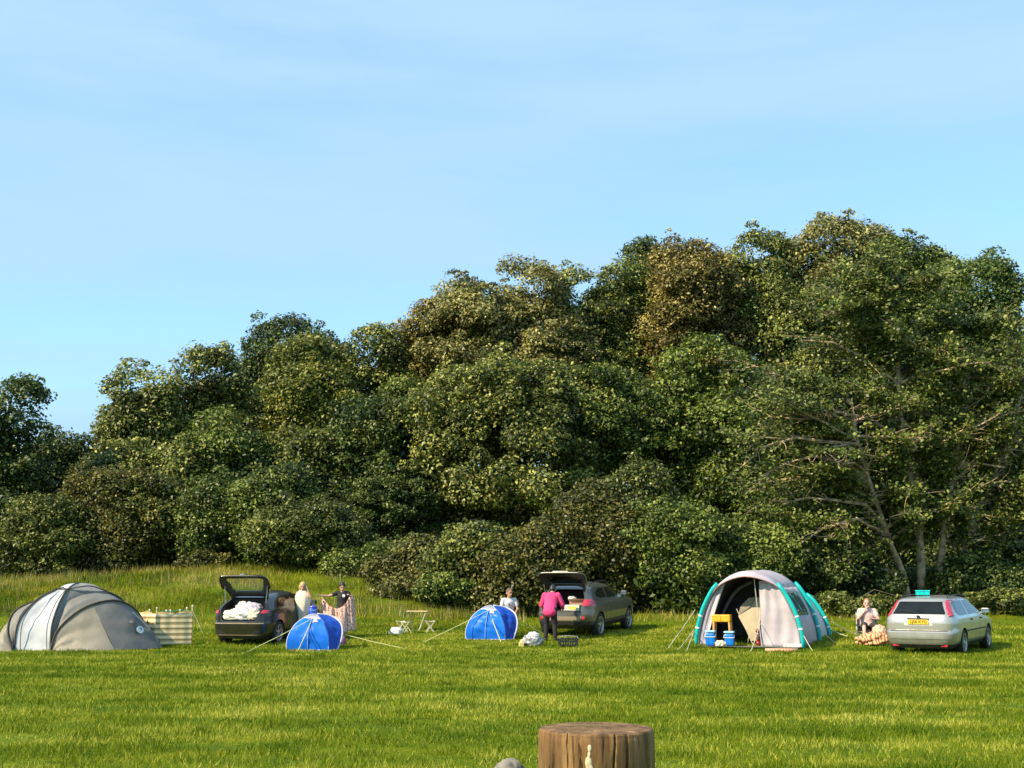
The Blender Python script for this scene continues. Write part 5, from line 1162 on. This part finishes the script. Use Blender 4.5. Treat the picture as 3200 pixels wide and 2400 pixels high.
def camper_seated():
    r = stand(2706, 37.2, 'seated person in a pale pink shirt with a hand at the mouth', face=170)
    j = J(pelvis=(0, -.05, .34), hipL=(-.10, -.05, .34), hipR=(.10, -.05, .34), chest=(0, -.02, .72), neck=(0, .0, .90), head=(0, .05, 1.04), shL=(-.20, -.01, .84), shR=(.20, -.01, .84), elL=(-.30, .12, .60), wrL=(-.10, .26, .62), elR=(.27, .16, .62), wrR=(.06, .17, .86), knL=(-.17, .40, .44), knR=(.14, .42, .44), anL=(-.24, .50, .10), anR=(.16, .62, .10), toL=(-.26, .65, .05), toR=(.17, .77, .05), hdR=(-.2, -.1, .8))
    b, Mh, g = person(r, j, PINKSKIN, .1, -.15, 1.06); hair(b, Mh, mat('reddish short hair', (.30, .13, .07), .8), 1.06)
    torso_cloth(g, b, mat('pale pink shirt cloth', (.70, .50, .46), .85, bump=.4, bscale=9), 'shirt', 1.15, .03, .55, .02)
    leg_cloth(g, b, mat('black shorts cloth', (.03, .03, .033), .8), 'shorts', 1.05, .025, .45)
    c = thing('camp_chair', 'black folding camp chair under the person in the pale pink shirt', 'chair', r.location, r.rotation_euler.z)
    K = mat('black chair cloth', (.03, .03, .032), .85); A = mat('grey chair tube', (.35, .34, .33), .35, metal=.7)
    MB().grid([[V3(x, y, .215 - .03 * math.cos(x * 5) + .02 * (y < -.1)) for x in np.linspace(-.27, .27, 9)] for y in np.linspace(-.22, .26, 6)]).build('seat', K, c, smooth=True, solid=.012)
    MB().grid([[V3(x, -.22 - .25 * z_ - .05 * math.cos(x * 5), .25 + z_) for x in np.linspace(-.27, .27, 9)] for z_ in np.linspace(0, .50, 6)]).build('backrest', K, c, smooth=True, solid=.012)
    for sg in (-1, 1):
        MB().tube([(sg * .29, -.20, .0), (sg * .29, -.24, .3), (sg * .28, -.36, .78)], .011, 7).build('back_tube', A, c)
        MB().tube([(sg * .29, .28, .0), (sg * .29, -.18, .42)], .011, 7).build('leg', A, c); MB().tube([(sg * .29, -.2, .03), (sg * .29, .25, .42)], .011, 7).build('leg', A, c)
        MB().box((sg * .30, .03, .44), (.06, .46, .02), ch=.006).build('armrest', K, c)
camper_seated()
def crumple(name, m, parent, c, r, seed, amp=.25, n=28, flat=1.0, rz=0):
    """soft crumpled closed lump (bag, heap of cloth)"""
    rs = np.random.RandomState(seed); dr = rs.randn(9, 3); ph = rs.rand(9) * 6; fr = rs.uniform(2, 7, 9); vs = []; fs = []
    for i in range(n + 1):
        th = PI * i / n
        for j in range(2 * n):
            a = PI * j / n; d = np.array([math.sin(th) * math.cos(a), math.sin(th) * math.sin(a), math.cos(th)])
            s_ = 1 + amp * sum(abs(math.sin(fr[k] * float(d @ dr[k]) + ph[k])) * .28 for k in range(9)) - amp * .8
            v = d * s_ * np.array(r); v[2] = max(v[2], -r[2] * .72); vs.append(tuple(v))
    for i in range(n):
        for j in range(2 * n): a = i * 2 * n + j; b = i * 2 * n + (j + 1) % (2 * n); fs.append([a, a + 2 * n, b + 2 * n, b])
    mb = MB().add(vs, fs, Matrix.Translation(c) @ Matrix.Rotation(rz, 4, 'Z')); return mb.build(name, m, parent, smooth=True)
def heap(name, label, cat, m, px, Y, r, seed, group=None, dz=0, amp=.25, world=None):
    p = world if world is not None else V3(at(px, 1830, Y).x, Y, 0)
    z = p.z if world is not None else gzf(p.x, Y)
    o = crumple(name, m, None, (0, 0, r[2] * .70), r, seed, amp); o.location = (p.x, p.y, z + dz); return tag(o, label, cat, group)
WHITEB = mat('white plastic bag', (.74, .72, .70), .35, trans=.1, bump=.4, bscale=12); LILAC = mat('lilac grey cloth', (.52, .47, .56), .8, bump=.4, bscale=9)
CREAM = mat('cream cloth', (.70, .60, .46), .85, bump=.5, bscale=12); CARD = mat('brown cardboard', (.34, .20, .11), .85)
bpy.context.view_layer.update()
def inside(root, v): return root.matrix_world @ Vector(v)
# dark hatchback boot: heap of bags and bedding
for k, (nm, lb, ct, mm, v, rr, sd) in enumerate([
    ('carrier_bag', 'creamy white carrier bag lowest at the left of the hatchback boot', 'bag', mat('creamy bag', (.72, .72, .58), .5, bump=.5, bscale=12), (-.22, -1.86, .72), (.25, .16, .15), 1),
    ('white_bundle', 'white crumpled bundle in the middle of the hatchback boot', 'bundle', WHITEB, (.06, -1.82, .72), (.24, .18, .17), 2),
    ('pillow', 'pale lilac pillow on top of the heap in the hatchback boot', 'pillow', LILAC, (.20, -1.62, .86), (.25, .15, .16), 3),
    ('beige_bundle', 'beige and brown bundle at the right end of the hatchback boot', 'bundle', CREAM, (.38, -1.84, .72), (.16, .15, .15), 4),
    ('white_sack', 'small white sack standing behind the carrier bag in the hatchback boot', 'sack', WHITEB, (-.10, -1.58, .72), (.18, .15, .24), 5)]):
    heap(nm, lb, ct, mm, 0, 0, rr, sd, 'luggage in the boot of the dark hatchback', world=inside(RH, v), amp=.35)
# crossover boot: boxes
def box_thing(name, label, cat, m, root, v, d, rz=0, extra=None):
    w_ = inside(root, v); t_ = thing(name, label, cat, w_, root.rotation_euler.z + rz); x, y, z = d
    b = MB(); th = .008
    b.box((0, 0, th / 2), (x, y, th)); b.box((0, -y / 2 + th / 2, z / 2 + th / 2), (x, th, z - th)); b.box((0, y / 2 - th / 2, z / 2 + th / 2), (x, th, z - th))
    b.box((-x / 2 + th / 2, 0, z / 2 + th / 2), (th, y - 2 * th, z - th)); b.box((x / 2 - th / 2, 0, z / 2 + th / 2), (th, y - 2 * th, z - th)); b.build('box_shell', m, t_)
    if extra: extra(t_, x, y, z)
    return t_
def ex1(t_, x, y, z):
    MB().box((0, 0, z - .01), (x - .03, y - .03, .01)).build('packed_papers', mat('white paper', (.75, .73, .7), .8), t_); MB().box((.08, -y / 2 - .006, z * .5), (x * .5, .01, z * .55)).build('yellow_label', mat('yellow paper', (.85, .75, .08), .7), t_)
box_thing('storage_box', 'white storage box with a yellow label at the front of the crossover boot', 'box', mat('white box plastic', (.68, .66, .62), .5), RX, (.22, -1.88, .815), (.56, .30, .16), 0, ex1)
def ex2(t_, x, y, z):
    for sg in (-1, 1): MB().box((0, 0, 0), (x, .12, .006), M=Matrix.Translation((0, sg * (y / 2 + .05), z + .02)) @ Matrix.Rotation(sg * .35, 4, 'X')).build('flap', CARD, t_)
box_thing('cardboard_box', 'brown cardboard box behind the white box in the crossover boot', 'box', CARD, RX, (.28, -1.52, .815), (.46, .32, .27), .1, ex2)
heap('white_package', 'white package on the cardboard box in the crossover boot', 'package', WHITEB, 0, 0, (.11, .09, .07), 8, world=inside(RX, (.12, -1.56, 1.09)))
# things on the grass behind the crossover
def crate(px, Y, rz, label):
    r = frame(px, Y, label, 'crate', 'folding_crate', rz)
    for sx in (-1, 1):
        b = MB()
        for z in (.03, .12, .21): b.box((sx * .25, 0, z), (.018, .34, .022))
        for y in np.linspace(-.16, .16, 5): b.box((sx * .25, y, .12), (.016, .018, .2))
        b.build('end_panel', PLASTIC, r)
    for sy in (-1, 1):
        b = MB()
        for z in (.03, .12, .21): b.box((0, sy * .17, z), (.5, .018, .022))
        for x in np.linspace(-.24, .24, 8): b.box((x, sy * .17, .12), (.018, .016, .2))
        b.build('side_panel', PLASTIC, r)
    MB().box((0, 0, .02), (.49, .33, .012)).build('base', PLASTIC, r)
    MB().tube([(-.25, -.17, .22), (-.24, -.16, .27), (.0, -.17, .29), (.24, -.16, .27), (.25, -.17, .22)], .011, 6).build('handle', mat('grey handle', (.3, .32, .32), .4), r)
crate(1774, 35.6, .1, 'black slatted crate on the grass behind the crossover')
heap('shopping_bag', 'grey bag stuffed with white things on the grass left of the crossover', 'bag', mat('silver grey bag', (.36, .35, .36), .3, metal=.3, bump=.5, bscale=8, var=.3), 1664, 35.7, (.21, .16, .18), 11, amp=.4)
heap('white_bottle_bag', 'white lump resting on top of the grey stuffed bag', 'bag', WHITEB, 1668, 35.62, (.12, .09, .10), 12, dz=.19, amp=.35)
def carton(px, Y, d, m, label, name, cat, rz=.2):
    r = frame(px, Y, label, cat, name, rz); MB().box((0, 0, d[2] / 2), d, ch=.006).build('carton', m, r); MB().box((0, 0, d[2] + .004), (d[0] * .98, d[1] * .45, .008)).build('lid_flap', CREAM, r)
carton(1629, 35.5, (.13, .10, .11), mat('yellow carton', (.72, .58, .20), .7), 'small yellow carton on the grass left of the grey stuffed bag', 'yellow_carton', 'carton')
heap('yellow_sponge', 'small yellow sponge behind the yellow carton', 'sponge', mat('yellow sponge', (.75, .66, .2), .9), 1632, 36.1, (.055, .045, .07), 14)
# furniture by the bank
WOODP = mat('pale timber', (.68, .50, .28), .6, var=.12); STOOLM = mat('cream painted tube', (.66, .60, .45), .45)
def table():
    r = frame(1305, 40.2, 'low folding table with a pale wooden top in front of the rough bank', 'table', 'folding_table')
    MB().box((0, 0, .60), (.66, .42, .03), ch=.008).build('table_top', WOODP, r)
    for y in (-.17, .17):
        MB().tube([(.28, y, .585), (.06, y, .0)], .013, 6).build('leg', STOOLM, r); MB().tube([(-.28, y, .585), (-.10, y, .0)], .011, 6).build('leg', mat('brown painted tube', (.2, .16, .08), .5), r)
table()
def stool(px, Y, rz, label):
    r = frame(px, Y, label, 'stool', 'folding_stool', rz, 'folding stools around the low table')
    MB().grid([[V3(x, y, .36 - .025 * math.cos(x * 10)) for x in np.linspace(-.14, .14, 7)] for y in np.linspace(-.13, .13, 4)]).build('seat', mat('pale stool cloth', (.66, .58, .46), .85), r, smooth=True, solid=.01)
    for y in (-.13, .13):
        for sg in (-1, 1): MB().tube([(sg * .14, y, .36), (-sg * .13, y, 0)], .011, 6).build('leg', STOOLM, r)
stool(1253, 39.6, .1, 'folding stool standing over the white bag'); stool(1272, 39.3, -.3, 'folding stool left of the low table, to the right of the white bag'); stool(1345, 39.6, .2, 'folding stool to the right of the low table')
heap('white_carrier', 'white plastic bag lying on the grass below the stools', 'bag', WHITEB, 1240, 38.8, (.15, .10, .12), 15, amp=.4)
# behind the left blue tent
def barrel():
    s_ = frame(980, 36.9, 'low grey side table carrying the blue drum behind the blue tent', 'table', 'side_table')
    MB().box((0, 0, .53), (.42, .36, .025), ch=.006).build('table_top', mat('grey table top', (.3, .3, .32), .6), s_)
    for x in (-.18, .18):
        for y in (-.15, .15): MB().tube([(x, y, .52), (x, y, 0)], .012, 6).build('leg', STOOLM, s_)
    r = thing('water_drum', 'small blue drum with a lid beside the person in the towel', 'drum', s_.location + V3(0, 0, .544))
    BD = mat('blue drum plastic', (.02, .10, .55), .35, coat=.3)
    MB().lathe([(.115, 0), (.13, .02), (.135, .15), (.13, .36), (.12, .40)], 24).build('drum_body', BD, r, smooth=True)
    MB().lathe([(.128, .395), (.132, .42), (.11, .45), (.04, .465), (.03, .49), (0, .495)], 24).build('lid', mat('violet blue lid', (.06, .08, .5), .35, coat=.3), r, smooth=True)
    MB().tube([(-.12, -.03, .38), (-.05, -.13, .33), (.08, -.12, .33), (.13, -.02, .38)], .008, 6).build('carry_handle', mat('pale drum handle', (.5, .55, .8), .4), r)
barrel()
heap('purple_bag', 'small mauve bag beside the right rim of the left blue tent', 'bag', mat('mauve bag', (.30, .12, .22), .6, var=.4, scale=14), 1070, 36.0, (.11, .08, .12), 17, amp=.35)
# inside the inflatable tent
bpy.context.view_layer.update()
def tin(v): return inside(AT, v)
def camp_table():
    w_ = tin((-.78, .14, .035)); r = thing('plastic_table', 'orange yellow plastic table inside the inflatable tent', 'table', w_, R(-20))
    OR = mat('orange yellow plastic', (.82, .40, .02), .4, coat=.3, var=.12); LG = mat('peach plastic leg', (.72, .36, .12), .45)
    MB().box((0, 0, .74), (.52, .36, .20), ch=.03).build('table_top', OR, r)
    MB().box((0, -.183, .74), (.02, .006, .15)).build('front_groove', mat('deep orange', (.5, .2, .02), .5), r)
    for x in (-.2, .23):
        for y in (-.14, .14): MB().tube([(x, y, .64), (x * 1.1, y, 0)], [.035, .022], 8).build('leg', LG, r)
camp_table()
def cooler(v, label, h=.34, rz=0, g='blue cool boxes in the inflatable tent'):
    w_ = tin(v); r = thing('cool_box', label, 'cool box', w_, R(-20) + rz, g)
    MB().box((0, 0, h / 2), (.27, .24, h), ch=.07).build('tub', mat('blue cool box plastic', (.0, .17, .62), .35, coat=.3), r); MB().box((0, 0, h + .03), (.28, .25, .05), ch=.024).build('lid', mat('pale blue lid', (.35, .66, .80), .35), r)
    MB().tube([(-.14, 0, h - .05), (-.145, -.12, h - .12), (.145, -.12, h - .12), (.14, 0, h - .05)], .01, 6).build('handle', mat('white handle', (.75, .75, .75), .4), r)
cooler((-1.0, -.28, .036), 'blue cool box nearest the open front of the inflatable tent', .36); cooler((-.50, -.16, .036), 'blue cool box standing behind the right leg of the orange table', .34)
def camp_bed():
    w_ = tin((-.02, .50, .035)); r = thing('upright_camp_bed', 'tall beige folded camp bed standing upright inside the inflatable tent', 'camp bed', w_, R(-20))
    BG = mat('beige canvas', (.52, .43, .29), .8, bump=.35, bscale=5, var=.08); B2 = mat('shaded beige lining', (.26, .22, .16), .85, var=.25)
    out = [(-.02, .12), (-.18, .45), (-.36, .78), (-.30, 1.05), (-.05, 1.30), (.30, 1.32), (.30, .95), (.22, .55), (.16, .30), (.12, .12)]
    vs = [V3(x, -.03 - .04 * math.sin(z * 3), z) for x, z in out] + [V3(x, .10, z) for x, z in out]; k = len(out)
    MB().add(vs, [list(range(k)), list(range(k, 2 * k))[::-1]] + [[i, i + k, (i + 1) % k + k, (i + 1) % k] for i in range(k)]).build('canvas', BG, r)
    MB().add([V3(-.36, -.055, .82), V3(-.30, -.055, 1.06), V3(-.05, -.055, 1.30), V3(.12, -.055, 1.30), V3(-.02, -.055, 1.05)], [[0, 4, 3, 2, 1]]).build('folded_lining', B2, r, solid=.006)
    for a, b in (((-.42, 0, 1.0), (.02, 0, .0)), ((.33, 0, 1.30), (.14, 0, .0)), ((-.05, .05, .5), (-.15, .05, 0))): MB().tube([a, b], .013, 7).build('frame_tube', mat('pale frame tube', (.6, .55, .45), .4), r)
camp_bed()
def red_box():
    w_ = tin((.18, .38, .036)); r = thing('red_lantern', 'dark red lantern standing before the upright camp bed', 'lantern', w_)
    MB().lathe([(.085, 0), (.085, .10), (.05, .11), (.05, .13)], 18).build('lantern_base', mat('dark red enamel', (.22, .02, .02), .4), r, smooth=True)
    MB().lathe([(.05, .13), (.07, .2), (.07, .3), (.05, .36)], 18).build('lantern_glass', mat('dusky glass', (.2, .1, .09), .1), r, smooth=True); MB().lathe([(.075, .36), (.06, .42), (.02, .46)], 18).build('lantern_cap', mat('dark red enamel', (.22, .02, .02), .4), r, smooth=True)
    MB().tube([(-.07, 0, .37), (-.09, 0, .48), (0, 0, .56), (.09, 0, .48), (.07, 0, .37)], .005, 5).build('bail_handle', ALLOY, r)
red_box()
def low_case():
    w_ = tin((.62, 1.2, .036)); r = thing('dark_case', 'low black case with a pale rim at the right inside the tent', 'case', w_, R(-22)); MB().box((0, 0, .15), (.44, .30, .27), ch=.02).build('case_body', LINING, r); MB().box((0, 0, .02), (.47, .33, .025), ch=.006).build('pale_rim', mat('pale rim', (.5, .48, .42), .5), r)
low_case()
heap('dusky_bundle', 'dusky pink bundle on the low black case in the tent', 'bundle', mat('dusky bundle', (.24, .17, .16), .85), 0, 0, (.24, .16, .22), 19, world=tin((.62, 1.2, .325)))
heap('picnic_pile', 'pile of small cream things between the cool boxes', 'pile', CREAM, 0, 0, (.13, .09, .07), 20, world=tin((-.72, -.26, .036)), amp=.45)
def mat_front():
    p = frame(2435, 33.9, 'salmon coloured rolled mat lying before the closed side of the inflatable tent', 'mat', 'rolled_mat', R(-12))
    MB().tube([(-.42, 0, .04), (.42, .0, .045)], .045, 12).build('mat_roll', mat('salmon mat', (.70, .36, .24), .8), p, smooth=True); MB().grid([[V3(x, y, .012 + .008 * math.sin(x * 9)) for x in np.linspace(-.44, .44, 9)] for y in (-.16, -.05, .0)]).build('loose_end', mat('peach mat', (.74, .46, .33), .85), p, solid=.01)
mat_front()
# orange patterned blanket by the seated person
def tiger():
    m, t, o = nt('orange patterned blanket'); L = t.links.new; tc = N(t, 'ShaderNodeTexCoord'); wv = N(t, 'ShaderNodeTexWave'); wv.inputs['Scale'].default_value = 3.2; wv.inputs['Distortion'].default_value = 9; wv.inputs['Detail'].default_value = 2
    L(tc.outputs['Object'], wv.inputs['Vector']); rp = ramp(t, [(.12, (.28, .10, .05)), (.35, (.60, .27, .12)), (.7, (.76, .46, .26))]); L(wv.outputs['Fac'], rp.inputs[0]); b = N(t, 'ShaderNodeBsdfPrincipled'); b.inputs['Roughness'].default_value = .9; L(rp.outputs[0], b.inputs[0]); L(b.outputs[0], o.inputs[0])
    p = at(2728, 1830, 35.9); k = crumple('orange_blanket', m, None, (0, 0, .13), (.36, .24, .16), 23, .5, 30); k.location = (p.x, 35.9, gzf(p.x, 35.9)); tag(k, 'orange and cream patterned blanket heaped between the seated person and the silver estate', 'blanket')
    k2 = crumple('peach_cloth', mat('peach cloth', (.74, .42, .30), .85, bump=.5, bscale=10), None, (0, 0, .12), (.17, .14, .20), 24, .4, 24); p = at(2742, 1830, 36.4); k2.location = (p.x, 36.4, gzf(p.x, 36.4) + .10); tag(k2, 'peach cloth bundled above the orange patterned blanket', 'cloth')
tiger()
# turquoise box on the estate car
w_ = inside(RE, (-.22, -.85, 1.484)); r = thing('turquoise_box', 'turquoise plastic box lying on the roof of the silver estate car', 'box', w_, RE.rotation_euler.z + .5)
MB().box((0, 0, .055), (.32, .22, .09), ch=.015).build('box_body', mat('turquoise plastic', (.0, .52, .50), .4), r); MB().box((0, 0, .12), (.34, .24, .03), ch=.01).build('lid', mat('bright turquoise plastic', (.02, .68, .68), .35), r)
# ------------------------------------------------------------------ gate post and stone in the foreground
def post():
    p = at(1862, 2275, 2.25); r = thing('wooden_post', 'round weathered brown wooden post rising at the bottom of the photo', 'post', (p.x, 2.25, gzf(p.x, 2.25)))
    h = p.z - r.location.z; R0 = 357 / F * 2.25 / 2 * .985; n = 420; vs = []; fs = []; rs = np.random.RandomState(4)
    cr = [(rs.rand() * 2 * PI, rs.uniform(.012, .022), rs.uniform(.002, .005), rs.uniform(0, .5)) for _ in range(40)]
    cr += [(-PI / 2 + a, w, d, 0.0) for a, w, d in ((-.88, .02, .008), (-.58, .016, .007), (-.30, .015, .006), (.25, .018, .009), (.46, .03, .012), (.72, .014, .006), (1.02, .03, .008))]
    zs = [0, .3, .7, h - .35] + list(np.linspace(h - .3, h - .006, 60)) + [h - .003, h]
    for i, z in enumerate(zs):
        for j in range(n):
            a = 2 * PI * j / n; rr = R0 * (1 + .008 * math.sin(3 * a + 1) + .002 * math.sin(11 * a + z * 3) + .001 * math.sin(37 * a + z * 9))
            for (ca, cw, cd_, cz) in cr:
                q = (a - ca - .03 * math.sin(z * 22 + ca * 5) + PI) % (2 * PI) - PI
                if abs(q) < cw: rr -= cd_ * (1 - (abs(q) / cw)) * (1 if h - z > cz * .12 else .25) * (.6 + .4 * math.sin(z * 31 + ca * 9))
            if z > h - .01: rr -= .0015 * (1 if z < h - .002 else 2.6)
            vs.append((rr * math.cos(a), rr * math.sin(a), z))
    for i in range(len(zs) - 1):
        for j in range(n): a = i * n + j; b = i * n + (j + 1) % n; fs.append([a, b, b + n, a + n])
    # top disc in rings
    o0 = (len(zs) - 1) * n; prev = o0
    for q, f in enumerate((.92, .8, .6, .4, .2, .03)):
        st = len(vs)
        for j in range(n):
            v = vs[o0 + j]; a = 2 * PI * j / n; vs.append((v[0] * f, v[1] * f, h + .001 + .0006 * math.sin(f * 40) + .0008 * math.sin(5 * a + f * 9)))
        for j in range(n): fs.append([prev + j, prev + (j + 1) % n, st + (j + 1) % n, st + j])
        prev = st
    fs.append([prev + j for j in range(n)])
    m, t, o = nt('weathered post wood'); L = t.links.new; tc = N(t, 'ShaderNodeTexCoord'); mp = N(t, 'ShaderNodeMapping'); mp.inputs['Scale'].default_value = (38, 38, 3.0); L(tc.outputs['Object'], mp.inputs[0])
    n1 = N(t, 'ShaderNodeTexNoise'); n1.inputs['Scale'].default_value = 1; n1.inputs['Detail'].default_value = 9; n1.inputs['Roughness'].default_value = .75; L(mp.outputs[0], n1.inputs['Vector'])
    rp = ramp(t, [(.34, (.045, .018, .004)), (.46, (.15, .075, .022)), (.56, (.25, .13, .045)), (.70, (.42, .27, .12))]); L(n1.outputs['Fac'], rp.inputs[0])
    n2 = N(t, 'ShaderNodeTexNoise'); n2.inputs['Scale'].default_value = 9; n2.inputs['Detail'].default_value = 4; L(tc.outputs['Object'], n2.inputs['Vector']); r2 = ramp(t, [(.4, (1, 1, 1)), (.66, (.62, .78, .45))]); L(n2.outputs['Fac'], r2.inputs[0])
    mm = N(t, 'ShaderNodeMix', data_type='RGBA', blend_type='MULTIPLY'); mm.inputs[0].default_value = 1; L(rp.outputs[0], mm.inputs[6]); L(r2.outputs[0], mm.inputs[7])
    b = N(t, 'ShaderNodeBsdfPrincipled'); b.inputs['Roughness'].default_value = .75; L(mm.outputs[2], b.inputs[0]); bp = N(t, 'ShaderNodeBump'); bp.inputs['Strength'].default_value = .6; bp.inputs['Distance'].default_value = .004; L(n1.outputs['Fac'], bp.inputs['Height']); L(bp.outputs[0], b.inputs['Normal']); L(b.outputs[0], o.inputs[0])
    po = MB().add(vs, fs).build('post_wood', m, r, smooth=True); po.data.set_sharp_from_angle(angle=R(38))
    # dried pale sap run on the front
    q = at(1843, 2345, 2.15) - r.location; a0 = math.atan2(-.98, q.x / R0); s = MB(); xs = q.x
    for (dx, z, w_) in ((0, h - .022, .0042), (-.001, h - .032, .0032), (-.002, h - .045, .0065), (.0, h - .058, .0075), (-.001, h - .07, .0035), (.001, h - .085, .0022)):
        ellipsoid(s, (xs + dx, -math.sqrt(max(0, R0 ** 2 - (xs + dx) ** 2)) - .0003, z), (w_, .0022, w_ * 1.7), 12)
    fuse(s, 'sap_run', mat('dried sap', (.72, .58, .36), .35, coat=.3, var=.2, scale=60), r, .0018, 2)
post()
def stone():
    p = at(1592, 2385, 11.9); g = gzf(p.x, 11.9)
    o = crumple('pale_stone', mat('pale lichened stone', (.17, .155, .13), .9, var=.5, scale=9, bump=.6, bscale=18), None, (0, 0, .08), (.13, .12, .13), 31, .30, 26); o.location = (p.x, 11.9, g - .10); tag(o, 'pale grey stone lying in the grass left of the wooden post', 'stone')
stone()
cd.dof.use_dof = True; cd.dof.focus_distance = 33; cd.dof.aperture_fstop = 48
